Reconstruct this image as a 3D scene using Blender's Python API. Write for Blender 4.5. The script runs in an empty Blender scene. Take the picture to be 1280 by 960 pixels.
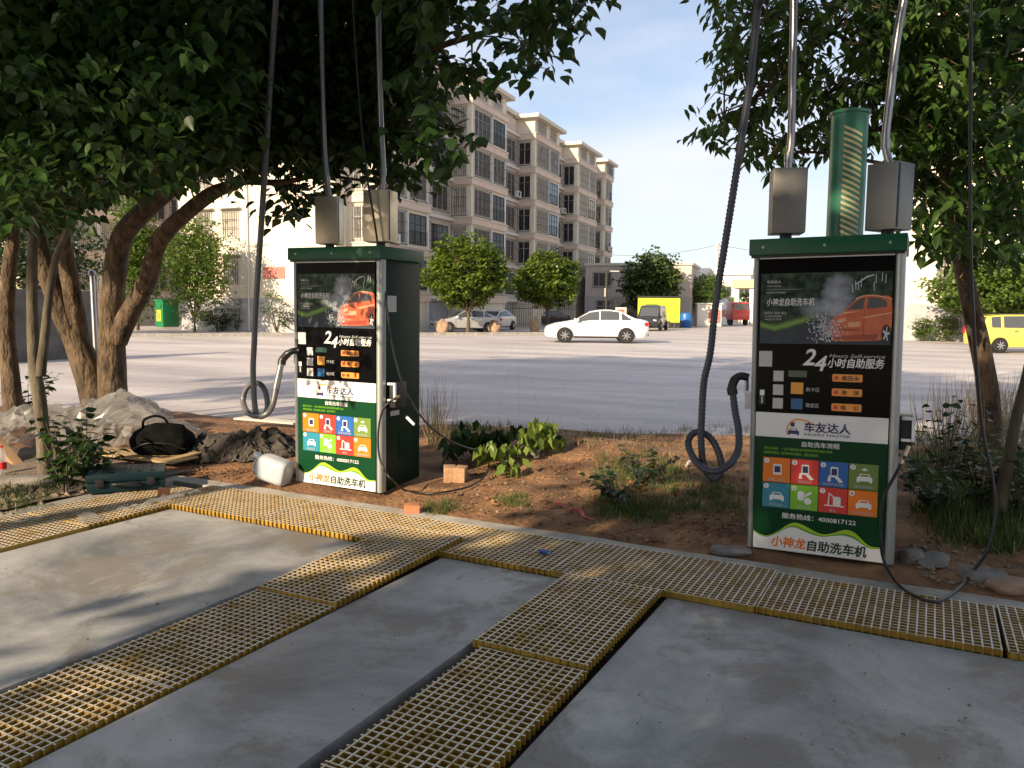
import bpy, bmesh, math, random
import numpy as np
from mathutils import Matrix, Vector, noise

random.seed(11)
RNG = np.random.default_rng(11)
SC = bpy.context.scene
COL = SC.collection
R = math.radians

# ------------------------------------------------------------------ camera
FPX, HEAD, PITCH, ROLL, CAM_H = 1000.0, R(27.5), R(5.37), 0.010, 1.55
cam_data = bpy.data.cameras.new('camera')
cam_data.sensor_width = 36.0
cam_data.lens = 36.0 * FPX / 1280.0
cam_data.clip_start = 0.05
cam_data.clip_end = 2000.0
cam = bpy.data.objects.new('camera', cam_data)
CAMROT = Matrix.Rotation(HEAD, 4, 'Z') @ Matrix.Rotation(math.pi / 2 - PITCH, 4, 'X') @ Matrix.Rotation(ROLL, 4, 'Z')
cam.matrix_world = Matrix.Translation((0, 0, CAM_H)) @ CAMROT
COL.objects.link(cam)
SC.camera = cam

# ------------------------------------------------------------------ sky and sun
SUN_EL, SUN_AZ = R(24.0), R(193.0)      # azimuth measured from +Y towards +X
world = bpy.data.worlds.new('World')
SC.world = world
world.use_nodes = True
wn, wl = world.node_tree.nodes, world.node_tree.links
wn.clear()
w_out = wn.new('ShaderNodeOutputWorld')
w_bg = wn.new('ShaderNodeBackground')
w_bg.inputs['Strength'].default_value = 0.097
w_sky = wn.new('ShaderNodeTexSky')
w_sky.sky_type = 'NISHITA'
w_sky.sun_disc = False
w_sky.sun_elevation = SUN_EL
w_sky.sun_rotation = SUN_AZ
w_sky.air_density = 1.0
w_sky.dust_density = 1.0
w_sky.ozone_density = 1.5
w_tc = wn.new('ShaderNodeTexCoord')
w_map = wn.new('ShaderNodeMapping')
w_map.inputs['Scale'].default_value = (1.0, 1.0, 3.2)
w_noise = wn.new('ShaderNodeTexNoise')
w_noise.inputs['Scale'].default_value = 1.9
w_noise.inputs['Detail'].default_value = 7.0
w_noise.inputs['Roughness'].default_value = 0.55
w_ramp = wn.new('ShaderNodeValToRGB')
w_ramp.color_ramp.elements[0].position = 0.40
w_ramp.color_ramp.elements[0].color = (0.28, 0.28, 0.28, 1)
w_ramp.color_ramp.elements[1].position = 0.72
w_ramp.color_ramp.elements[1].color = (1.0, 1.0, 1.0, 1)
w_mix = wn.new('ShaderNodeMix')
w_mix.data_type = 'RGBA'
w_mix.inputs[7].default_value = (5.6, 5.8, 6.5, 1)
wl.new(w_tc.outputs['Generated'], w_map.inputs['Vector'])
wl.new(w_map.outputs['Vector'], w_noise.inputs['Vector'])
wl.new(w_noise.outputs['Fac'], w_ramp.inputs['Fac'])
wl.new(w_ramp.outputs['Color'], w_mix.inputs[0])
wl.new(w_sky.outputs['Color'], w_mix.inputs[6])
wl.new(w_mix.outputs[2], w_bg.inputs['Color'])
wl.new(w_bg.outputs['Background'], w_out.inputs['Surface'])

sun_data = bpy.data.lights.new('sun', 'SUN')
sun_data.energy = 5.0
sun_data.angle = R(0.55)
sun_data.color = (1.0, 0.80, 0.55)
sun = bpy.data.objects.new('sun', sun_data)
SUN_DIR = Vector((math.sin(SUN_AZ) * math.cos(SUN_EL), math.cos(SUN_AZ) * math.cos(SUN_EL), math.sin(SUN_EL)))
sun.rotation_euler = SUN_DIR.to_track_quat('Z', 'Y').to_euler()
COL.objects.link(sun)

SC.view_settings.view_transform = 'Standard'
SC.view_settings.look = 'None'
SC.view_settings.exposure = 0.80
SC.view_settings.gamma = 1.0
SC.view_settings.use_curve_mapping = False
SC.render.engine = 'CYCLES'
SC.cycles.max_bounces = 6
SC.cycles.transparent_max_bounces = 8
SC.cycles.use_denoising = True

# ------------------------------------------------------------------ survey helpers: sight lines of the photograph -> site metres
_R3 = CAMROT.to_3x3()
_O = Vector((0, 0, CAM_H))
def sight(x, y):
    return _R3 @ Vector(((x - 640) / FPX, -(y - 480) / FPX, -1.0))
def gp(x, y, z=0.0):
    d = sight(x, y); return _O + d * ((z - CAM_H) / d.z)
def pd(x, y, D):
    return _O + sight(x, y) * D
def onY(x, y, Y):
    d = sight(x, y); return _O + d * (Y / d.y)
def project(p):
    q = _R3.transposed() @ (Vector(p) - _O)
    return (640 + FPX * q.x / -q.z, 480 - FPX * q.y / -q.z, -q.z)

# ------------------------------------------------------------------ materials
MATS = {}
def _nodes(name):
    m = bpy.data.materials.new(name); m.use_nodes = True
    n, l = m.node_tree.nodes, m.node_tree.links
    b = n['Principled BSDF']
    MATS[name] = m
    return m, n, l, b
def c4(c): return (c[0], c[1], c[2], 1.0)
def mat(name, c1, c2=None, rough=0.6, metal=0.0, scale=5.0, detail=5.0, lo=0.35, hi=0.65, bump=0.0, bscale=None,
        bdist=0.01, coat=0.0, spec=0.5, stretch=(1, 1, 1), rough2=None):
    m, n, l, b = _nodes(name)
    b.inputs['Roughness'].default_value = rough
    b.inputs['Metallic'].default_value = metal
    b.inputs['Coat Weight'].default_value = coat
    b.inputs['Coat Roughness'].default_value = 0.06
    b.inputs['Specular IOR Level'].default_value = spec
    if c2 is None:
        b.inputs['Base Color'].default_value = c4(c1)
    tc = n.new('ShaderNodeTexCoord')
    mp = n.new('ShaderNodeMapping'); mp.inputs['Scale'].default_value = stretch
    l.new(tc.outputs['Object'], mp.inputs['Vector'])
    if c2 is not None:
        nz = n.new('ShaderNodeTexNoise'); nz.inputs['Scale'].default_value = scale; nz.inputs['Detail'].default_value = detail
        nz.inputs['Roughness'].default_value = 0.62
        l.new(mp.outputs['Vector'], nz.inputs['Vector'])
        rp = n.new('ShaderNodeValToRGB')
        rp.color_ramp.elements[0].position = lo; rp.color_ramp.elements[1].position = hi
        rp.color_ramp.elements[0].color = c4(c1); rp.color_ramp.elements[1].color = c4(c2)
        l.new(nz.outputs['Fac'], rp.inputs['Fac']); l.new(rp.outputs['Color'], b.inputs['Base Color'])
        if rough2 is not None:
            mr = n.new('ShaderNodeMapRange'); mr.inputs[3].default_value = rough; mr.inputs[4].default_value = rough2
            mr.inputs[1].default_value = lo; mr.inputs[2].default_value = hi
            l.new(nz.outputs['Fac'], mr.inputs[0]); l.new(mr.outputs[0], b.inputs['Roughness'])
    if bump:
        nb = n.new('ShaderNodeTexNoise'); nb.inputs['Scale'].default_value = bscale or scale * 6; nb.inputs['Detail'].default_value = 6
        l.new(mp.outputs['Vector'], nb.inputs['Vector'])
        bp = n.new('ShaderNodeBump'); bp.inputs['Strength'].default_value = bump; bp.inputs['Distance'].default_value = bdist
        l.new(nb.outputs['Fac'], bp.inputs['Height']); l.new(bp.outputs['Normal'], b.inputs['Normal'])
    return m

def leaf_mat(name, c1, c2, trans=0.30, rough=0.42):
    m, n, l, b = _nodes(name)
    geo = n.new('ShaderNodeNewGeometry')
    oi = n.new('ShaderNodeObjectInfo')
    ad = n.new('ShaderNodeMath'); ad.operation = 'ADD'
    fr = n.new('ShaderNodeMath'); fr.operation = 'FRACT'
    l.new(geo.outputs['Random Per Island'], ad.inputs[0]); l.new(oi.outputs['Random'], ad.inputs[1]); l.new(ad.outputs[0], fr.inputs[0])
    rp = n.new('ShaderNodeValToRGB')
    rp.color_ramp.elements[0].color = c4(c1); rp.color_ramp.elements[1].color = c4(c2)
    l.new(fr.outputs[0], rp.inputs['Fac'])
    l.new(rp.outputs['Color'], b.inputs['Base Color'])
    b.inputs['Roughness'].default_value = rough
    b.inputs['Specular IOR Level'].default_value = 0.35
    tr = n.new('ShaderNodeBsdfTranslucent')
    hs = n.new('ShaderNodeHueSaturation'); hs.inputs['Hue'].default_value = 0.475; hs.inputs['Value'].default_value = 1.5
    l.new(rp.outputs['Color'], hs.inputs['Color']); l.new(hs.outputs['Color'], tr.inputs['Color'])
    mx = n.new('ShaderNodeMixShader'); mx.inputs['Fac'].default_value = trans
    l.new(b.outputs[0], mx.inputs[1]); l.new(tr.outputs[0], mx.inputs[2])
    l.new(mx.outputs[0], n['Material Output'].inputs['Surface'])
    return m

def concrete(name, c1, c2, c3):
    """trowelled concrete: broad damp stains, swirls, fine grain"""
    m, n, l, b = _nodes(name)
    tc = n.new('ShaderNodeTexCoord')
    def nz(scale, det, dist=0.0, rough=0.6):
        t = n.new('ShaderNodeTexNoise'); t.inputs['Scale'].default_value = scale; t.inputs['Detail'].default_value = det
        t.inputs['Distortion'].default_value = dist; t.inputs['Roughness'].default_value = rough
        l.new(tc.outputs['Object'], t.inputs['Vector']); return t
    big = nz(0.85, 12, .35, .66); mid = nz(1.5, 12, .5, 0.72); fine = nz(70, 4)
    r1 = n.new('ShaderNodeValToRGB')
    r1.color_ramp.elements[0].position = .38; r1.color_ramp.elements[1].position = .60
    r1.color_ramp.elements[0].color = c4(c1); r1.color_ramp.elements[1].color = c4(c2)
    l.new(big.outputs['Fac'], r1.inputs['Fac'])
    r2 = n.new('ShaderNodeValToRGB')
    r2.color_ramp.elements[0].position = .50; r2.color_ramp.elements[1].position = .57
    r2.color_ramp.elements[0].color = (0, 0, 0, 1); r2.color_ramp.elements[1].color = (.75, .75, .75, 1)
    l.new(mid.outputs['Fac'], r2.inputs['Fac'])
    mx = n.new('ShaderNodeMix'); mx.data_type = 'RGBA'
    l.new(r2.outputs['Color'], mx.inputs[0]); l.new(r1.outputs['Color'], mx.inputs[6]); mx.inputs[7].default_value = c4(c3)
    mu = n.new('ShaderNodeMix'); mu.data_type = 'RGBA'; mu.blend_type = 'MULTIPLY'; mu.inputs[0].default_value = .35
    l.new(mx.outputs[2], mu.inputs[6]); l.new(fine.outputs['Color'], mu.inputs[7])
    fr = n.new('ShaderNodeValToRGB'); fr.color_ramp.elements[0].position = .3; fr.color_ramp.elements[1].position = .7
    fr.color_ramp.elements[0].color = (.55, .55, .55, 1); fr.color_ramp.elements[1].color = (1, 1, 1, 1)
    l.new(fine.outputs['Fac'], fr.inputs['Fac']); l.new(fr.outputs['Color'], mu.inputs[7])
    # hairline cracks and drag marks
    vo = n.new('ShaderNodeTexVoronoi'); vo.feature = 'DISTANCE_TO_EDGE'; vo.inputs['Scale'].default_value = .75
    wv = nz(2.3, 5, 0.5)
    va = n.new('ShaderNodeMix'); va.data_type = 'RGBA'; va.inputs[0].default_value = .22
    l.new(tc.outputs['Object'], va.inputs[6]); l.new(wv.outputs['Color'], va.inputs[7]); l.new(va.outputs[2], vo.inputs['Vector'])
    cr = n.new('ShaderNodeValToRGB'); cr.color_ramp.elements[0].position = .0; cr.color_ramp.elements[1].position = .004
    cr.color_ramp.elements[0].color = (.80, .80, .80, 1); cr.color_ramp.elements[1].color = (1, 1, 1, 1)
    l.new(vo.outputs['Distance'], cr.inputs['Fac'])
    ck = n.new('ShaderNodeMix'); ck.data_type = 'RGBA'; ck.blend_type = 'MULTIPLY'; ck.inputs[0].default_value = .8
    l.new(mu.outputs[2], ck.inputs[6]); l.new(cr.outputs['Color'], ck.inputs[7])
    l.new(ck.outputs[2], b.inputs['Base Color'])
    rr = n.new('ShaderNodeMapRange'); rr.inputs[1].default_value = .35; rr.inputs[2].default_value = .7
    rr.inputs[3].default_value = .55; rr.inputs[4].default_value = .82
    l.new(big.outputs['Fac'], rr.inputs[0]); l.new(rr.outputs[0], b.inputs['Roughness'])
    bp = n.new('ShaderNodeBump'); bp.inputs['Strength'].default_value = .35; bp.inputs['Distance'].default_value = .004
    l.new(mid.outputs['Fac'], bp.inputs['Height'])
    b2 = n.new('ShaderNodeBump'); b2.inputs['Strength'].default_value = .25; b2.inputs['Distance'].default_value = .002
    l.new(fine.outputs['Fac'], b2.inputs['Height']); l.new(bp.outputs['Normal'], b2.inputs['Normal'])
    l.new(b2.outputs['Normal'], b.inputs['Normal'])
    return m

def paving(name):
    m, n, l, b = _nodes(name)
    tc = n.new('ShaderNodeTexCoord')
    mp = n.new('ShaderNodeMapping'); mp.inputs['Rotation'].default_value = (0, 0, R(-27))
    l.new(tc.outputs['Object'], mp.inputs['Vector'])
    br = n.new('ShaderNodeTexBrick'); br.inputs['Scale'].default_value = 1.0
    br.inputs['Brick Width'].default_value = .60; br.inputs['Row Height'].default_value = .30
    br.inputs['Mortar Size'].default_value = .008
    br.inputs['Color1'].default_value = (.50, .465, .455, 1); br.inputs['Color2'].default_value = (.44, .41, .405, 1)
    br.inputs['Mortar'].default_value = (.36, .335, .33, 1)
    l.new(mp.outputs['Vector'], br.inputs['Vector'])
    nz = n.new('ShaderNodeTexNoise'); nz.inputs['Scale'].default_value = .35; nz.inputs['Detail'].default_value = 8
    mp2 = n.new('ShaderNodeMapping'); mp2.inputs['Rotation'].default_value = (0, 0, R(-27)); mp2.inputs['Scale'].default_value = (.35, 1.6, 1)
    l.new(tc.outputs['Object'], mp2.inputs['Vector']); l.new(mp2.outputs['Vector'], nz.inputs['Vector'])
    rp = n.new('ShaderNodeValToRGB'); rp.color_ramp.elements[0].position = .35; rp.color_ramp.elements[1].position = .68
    rp.color_ramp.elements[0].color = (.72, .70, .72, 1); rp.color_ramp.elements[1].color = (1.15, 1.12, 1.1, 1)
    l.new(nz.outputs['Fac'], rp.inputs['Fac'])
    mu = n.new('ShaderNodeMix'); mu.data_type = 'RGBA'; mu.blend_type = 'MULTIPLY'; mu.inputs[0].default_value = 1
    l.new(br.outputs['Color'], mu.inputs[6]); l.new(rp.outputs['Color'], mu.inputs[7]); l.new(mu.outputs[2], b.inputs['Base Color'])
    b.inputs['Roughness'].default_value = .72
    bp = n.new('ShaderNodeBump'); bp.inputs['Strength'].default_value = .5; bp.inputs['Distance'].default_value = .01
    l.new(br.outputs['Fac'], bp.inputs['Height']); bp.invert = True
    l.new(bp.outputs['Normal'], b.inputs['Normal'])
    return m

concrete('concrete', (.19, .204, .212), (.53, .53, .515), (.26, .232, .192))
mat('kerb_concrete', (.27, .25, .22), (.46, .43, .38), rough=.85, scale=4, bump=.5, bdist=.006, bscale=40)
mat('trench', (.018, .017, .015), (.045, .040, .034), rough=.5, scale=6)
paving('paving')
mat('dirt', (.105, .050, .024), (.33, .175, .082), rough=.95, scale=2.6, detail=9, bump=1.0, bscale=22, bdist=.03)
mat('verge_soil', (.10, .075, .05), (.22, .17, .12), rough=.95, scale=1.2, bump=.6, bscale=12, bdist=.03)
mat('pebble', (.16, .11, .075), (.33, .27, .21), rough=.85, scale=14)
mat('grate_side', (.27, .165, .024), (.44, .265, .032), rough=.5, scale=9, lo=.4, hi=.7)
mat('grate_top', (.40, .29, .12), (.74, .69, .60), rough=.75, scale=5.5, lo=.34, hi=.50)
mat('machine_green', (.008, .085, .040), (.010, .10, .048), rough=.35, spec=.3, scale=2)
mat('machine_dark', (.004, .020, .013), (.006, .028, .018), rough=.42, spec=.15, scale=3)
mat('aluminium', (.40, .42, .41), rough=.38, metal=.5)
mat('gloss_black', (.003, .003, .0035), rough=.22, spec=.07)
mat('black_plastic', (.012, .012, .013), rough=.45)
mat('print_white', (.78, .78, .77), rough=.3, coat=.2)
mat('print_grey', (.50, .50, .49), rough=.35)
mat('print_navy', (.018, .025, .12), rough=.35)
mat('print_darkgreen', (.005, .048, .018), rough=.3, spec=.15)
mat('print_deepgreen', (.006, .040, .020), rough=.3)
mat('print_lime', (.36, .56, .03), rough=.3)
mat('print_midgreen', (.10, .30, .03), rough=.3)
mat('print_orange', (.80, .19, .012), rough=.3)
mat('print_button', (.85, .30, .05), rough=.3)
mat('print_red', (.66, .045, .035), rough=.3)
mat('print_blue', (.022, .12, .42), rough=.3)
mat('print_olive', (.15, .24, .045), rough=.3)
mat('print_teal', (.03, .24, .34), rough=.3)
mat('print_leaf', (.19, .47, .03), rough=.3)
mat('print_amber', (.80, .33, .04), rough=.3)
mat('print_keypad', (.015, .13, .36), rough=.3)
mat('lcd', (.015, .055, .035), rough=.2)
mat('car_print_dark', (.30, .040, .02), rough=.3)
mat('car_print_light', (.72, .34, .20), rough=.3)
mat('car_print_red', (.50, .075, .030), (.64, .14, .05), rough=.25, scale=9)
mat('car_print_glass', (.045, .055, .065), rough=.2)
mat('print_spray', (.55, .57, .62), rough=.3)
mat('steel_box', (.40, .36, .28), (.50, .46, .37), rough=.36, metal=.75, scale=2.0, bump=.05, bscale=8)
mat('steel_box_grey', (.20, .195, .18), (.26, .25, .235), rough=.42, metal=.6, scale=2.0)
mat('pipe_steel', (.36, .36, .37), rough=.33, metal=.9)
mat('hose_grey', (.115, .12, .135), rough=.40, scale=20)
mat('hose_smooth', (.105, .105, .115), rough=.33)
mat('hose_dark', (.045, .052, .070), rough=.38)
mat('hose_black', (.010, .010, .010), rough=.4)
mat('brass', (.60, .50, .32), rough=.3, metal=.9)
mat('white_plastic', (.72, .74, .78), rough=.35)
mat('jerrycan_white', (.42, .46, .50), rough=.35, spec=.5)
mat('green_steel', (.034, .175, .105), (.046, .21, .13), rough=.36, scale=3, coat=.2)
mat('slit', (.66, .56, .30), rough=.6)
mat('bark', (.034, .024, .016), (.165, .112, .066), rough=.92, scale=11, detail=8, bump=1.0, bscale=17, bdist=.06, stretch=(1, 1, .4))
mat('bark_grey', (.065, .055, .038), (.15, .125, .085), rough=.92, scale=6, detail=8, bump=.8, bscale=24, bdist=.02, stretch=(1, 1, .4))
leaf_mat('leaf_big', (.010, .030, .008), (.044, .098, .018), trans=.34)
leaf_mat('leaf_right', (.024, .060, .013), (.078, .145, .028))
leaf_mat('leaf_dark', (.012, .035, .010), (.030, .070, .016))
leaf_mat('leaf_camphor', (.045, .088, .011), (.13, .185, .02), trans=.22)
leaf_mat('leaf_magnolia', (.022, .050, .016), (.10, .145, .030), trans=.15, rough=.3)
leaf_mat('leaf_willow', (.055, .105, .016), (.12, .19, .03))
leaf_mat('leaf_cut', (.10, .16, .025), (.19, .26, .05))
leaf_mat('grass_green', (.030, .065, .014), (.095, .14, .035), trans=.2)
leaf_mat('grass_dry', (.16, .125, .06), (.30, .23, .12), trans=.2)
mat('wall_cream', (.66, .59, .46), (.74, .67, .54), rough=.9, scale=.6)
mat('wall_pink', (.60, .47, .385), (.68, .55, .46), rough=.9, scale=.8)
mat('wall_tan', (.48, .42, .37), (.56, .49, .43), rough=.9, scale=.6)
mat('wall_grey', (.36, .34, .32), (.45, .42, .39), rough=.9, scale=.5)
mat('wall_plinth', (.30, .30, .31), (.44, .43, .43), rough=.9, scale=1.6)
mat('wall_shaded', (.075, .070, .066), (.14, .13, .12), rough=.9, scale=1.2)  # grey site wall, darkened: the shade on it is put into the colour
mat('wall_white', (.68, .66, .62), (.76, .74, .69), rough=.9, scale=.4)
mat('roof_edge', (.62, .56, .47), rough=.85)
mat('glass_dark', (.07, .075, .08), rough=.08, spec=.8)
mat('glass_brown', (.22, .20, .175), (.42, .385, .34), rough=.25, scale=1.4)
mat('glass_blue', (.10, .17, .23), (.22, .31, .38), rough=.12, scale=.7)
mat('bar_iron', (.055, .045, .038), rough=.6)
mat('frame_white', (.60, .58, .55), rough=.5)
mat('ac_white', (.58, .57, .54), rough=.5)
mat('red_sign', (.50, .17, .13), rough=.6)
mat('yellow_paint', (.75, .56, .04), rough=.35, coat=.3)
mat('car_white', (.78, .77, .75), rough=.22, coat=.8)
mat('car_yellow', (.74, .62, .10), rough=.25, coat=.7)
mat('car_black', (.022, .020, .019), rough=.25, coat=.7)
mat('car_silver', (.50, .51, .53), rough=.25, metal=.3, coat=.6)
mat('car_red', (.50, .035, .03), rough=.3, coat=.5)
mat('tyre', (.018, .018, .018), rough=.8)
mat('rim', (.50, .50, .51), rough=.3, metal=.7)
mat('tail_red', (.50, .015, .02), rough=.2)
mat('lamp_glass', (.72, .73, .72), rough=.1)
mat('orange_lamp', (.75, .22, .02), rough=.2)
mat('rock', (.26, .17, .11), (.40, .28, .19), rough=.9, scale=2, bump=.6, bscale=8, bdist=.08)
mat('lime_sheet', (.56, .66, .035), (.62, .72, .05), rough=.5, scale=.8)
mat('lamp_iron', (.035, .033, .032), rough=.5)
mat('blue_plastic', (.02, .14, .45), rough=.4)
mat('yellow_canopy', (.74, .66, .28), rough=.6)
mat('brick_orange', (.40, .155, .07), (.52, .23, .115), rough=.9, scale=12, bump=.5, bscale=60)
mat('brick_pale', (.34, .19, .10), (.46, .29, .17), rough=.9, scale=12, bump=.5, bscale=60)
mat('red_tape', (.62, .035, .045), rough=.5)
mat('stone', (.13, .12, .105), (.25, .23, .205), rough=.9, scale=6, bump=.6, bscale=30)
mat('toolbox_teal', (.004, .016, .021), (.006, .024, .029), rough=.45, spec=.25, scale=4)
mat('black_cloth', (.003, .003, .0035), (.008, .008, .009), rough=.9, spec=.08, scale=9, bump=.3, bscale=60)
mat('dark_cloth', (.028, .024, .021), (.085, .074, .062), rough=.9, scale=4, bump=.5, bscale=30, bdist=.01)
mat('plywood', (.34, .23, .115), (.44, .31, .17), rough=.75, scale=6, stretch=(1, .15, 1))
mat('timber', (.25, .15, .075), (.36, .23, .12), rough=.8, scale=8, stretch=(.2, 1, 1))
mat('sunlit_edge', (.62, .57, .50), rough=.6)  # pale tone carries the sunlight on a slab edge
mat('bottle_label', (.62, .03, .04), rough=.4)
mat('purple_foil', (.10, .05, .28), (.05, .20, .35), rough=.2, metal=.5, scale=30)
mat('bin_green', (.006, .16, .055), rough=.45)

def film(name, col, alpha, rough=.25, crumple=0.0):
    """thin plastic sheeting: part clear, part milky"""
    m, n, l, b = _nodes(name)
    b.inputs['Base Color'].default_value = c4(col); b.inputs['Roughness'].default_value = rough
    tr = n.new('ShaderNodeBsdfTransparent'); tl = n.new('ShaderNodeBsdfTranslucent'); tl.inputs['Color'].default_value = c4(col)
    m1 = n.new('ShaderNodeMixShader'); m1.inputs['Fac'].default_value = .45
    l.new(b.outputs[0], m1.inputs[1]); l.new(tl.outputs[0], m1.inputs[2])
    tc = n.new('ShaderNodeTexCoord'); nz = n.new('ShaderNodeTexNoise'); nz.inputs['Scale'].default_value = 3.5; nz.inputs['Detail'].default_value = 5
    l.new(tc.outputs['Object'], nz.inputs['Vector'])
    mr = n.new('ShaderNodeMapRange'); mr.inputs[1].default_value = .35; mr.inputs[2].default_value = .65
    mr.inputs[3].default_value = max(0, alpha - .18); mr.inputs[4].default_value = min(1, alpha + .18)
    l.new(nz.outputs['Fac'], mr.inputs[0])
    if crumple:
        hs = None
        for sc_, k_ in ((3.2, .055), (8.5, .022), (21, .008)):
            vo = n.new('ShaderNodeTexVoronoi'); vo.feature = 'DISTANCE_TO_EDGE'; vo.inputs['Scale'].default_value = sc_
            l.new(tc.outputs['Object'], vo.inputs['Vector'])
            bp = n.new('ShaderNodeBump'); bp.inputs['Strength'].default_value = crumple; bp.inputs['Distance'].default_value = k_ * 4
            l.new(vo.outputs['Distance'], bp.inputs['Height'])
            if hs: l.new(hs.outputs['Normal'], bp.inputs['Normal'])
            hs = bp
        l.new(hs.outputs['Normal'], b.inputs['Normal'])
    m2 = n.new('ShaderNodeMixShader')
    l.new(mr.outputs[0], m2.inputs['Fac']); l.new(tr.outputs[0], m2.inputs[1]); l.new(m1.outputs[0], m2.inputs[2])
    l.new(m2.outputs[0], n['Material Output'].inputs['Surface'])
    return m
film('sheeting', (.38, .38, .375), .56, .22, 0)
film('clear_strip', (.62, .62, .60), .5, .12)
film('bottle_clear', (.62, .68, .72), .45, .08)

def poster(name):
    """printed picture: dark garden, bright lawn edge, grey road, cloud of spray (flat print)"""
    m, n, l, b = _nodes(name)
    tc = n.new('ShaderNodeTexCoord'); sp = n.new('ShaderNodeSeparateXYZ'); l.new(tc.outputs['Object'], sp.inputs[0])
    nz = n.new('ShaderNodeTexNoise'); nz.inputs['Scale'].default_value = 16; nz.inputs['Detail'].default_value = 8
    l.new(tc.outputs['Object'], nz.inputs['Vector'])
    rp = n.new('ShaderNodeValToRGB'); rp.color_ramp.elements[0].position = .38; rp.color_ramp.elements[1].position = .68
    rp.color_ramp.elements[0].color = (.012, .024, .020, 1); rp.color_ramp.elements[1].color = (.075, .115, .075, 1)
    l.new(nz.outputs['Fac'], rp.inputs['Fac'])
    def math_(op, a, bb, cl=False):
        q = n.new('ShaderNodeMath'); q.operation = op; q.use_clamp = cl
        for i, s in enumerate((a, bb)):
            if isinstance(s, (int, float)): q.inputs[i].default_value = s
            else: l.new(s, q.inputs[i])
        return q.outputs[0]
    def mix(f, a, col):
        q = n.new('ShaderNodeMix'); q.data_type = 'RGBA'
        l.new(f, q.inputs[0]); l.new(a, q.inputs[6]); q.inputs[7].default_value = c4(col); return q.outputs[2]
    X, Z = sp.outputs['X'], sp.outputs['Z']
    # lawn: V-shaped bright band, left half
    dx = math_('ABSOLUTE', math_('SUBTRACT', X, .135), 0)
    edge = math_('ADD', math_('MULTIPLY', dx, .30), 1.415)
    d = math_('SUBTRACT', Z, edge)
    up = math_('SUBTRACT', 1.0, math_('MULTIPLY', math_('ABSOLUTE', math_('SUBTRACT', d, .015), 0), 36), True)
    left = math_('SUBTRACT', 1.0, math_('MULTIPLY', math_('SUBTRACT', X, .30), 9), True)
    col = mix(math_('MULTIPLY', up, left), rp.outputs['Color'], (.22, .36, .09))
    road = math_('MULTIPLY', math_('MULTIPLY', d, -60, True), 1.0, True)
    col = mix(math_('MULTIPLY', road, .85), col, (.055, .065, .085))
    # spray cloud
    def blob(cx, cz, rx, rz, amp):
        a = math_('DIVIDE', math_('SUBTRACT', X, cx), rx); c = math_('DIVIDE', math_('SUBTRACT', Z, cz), rz)
        r2 = math_('ADD', math_('MULTIPLY', a, a), math_('MULTIPLY', c, c))
        nn = n.new('ShaderNodeTexNoise'); nn.inputs['Scale'].default_value = 12; nn.inputs['Detail'].default_value = 7
        l.new(tc.outputs['Object'], nn.inputs['Vector'])
        s = math_('ADD', math_('SUBTRACT', 1.0, r2), math_('MULTIPLY', math_('SUBTRACT', nn.outputs['Fac'], .5), 2.2))
        return math_('MULTIPLY', math_('MAXIMUM', s, 0.0), amp, True)
    col = mix(blob(.50, 1.64, .10, .15, .75), col, (.42, .44, .52))
    col = mix(blob(.42, 1.55, .16, .07, .6), col, (.40, .43, .48))
    l.new(col, b.inputs['Base Color'])
    b.inputs['Roughness'].default_value = .25; b.inputs['Specular IOR Level'].default_value = .10
    return m
poster('poster_print')

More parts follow.
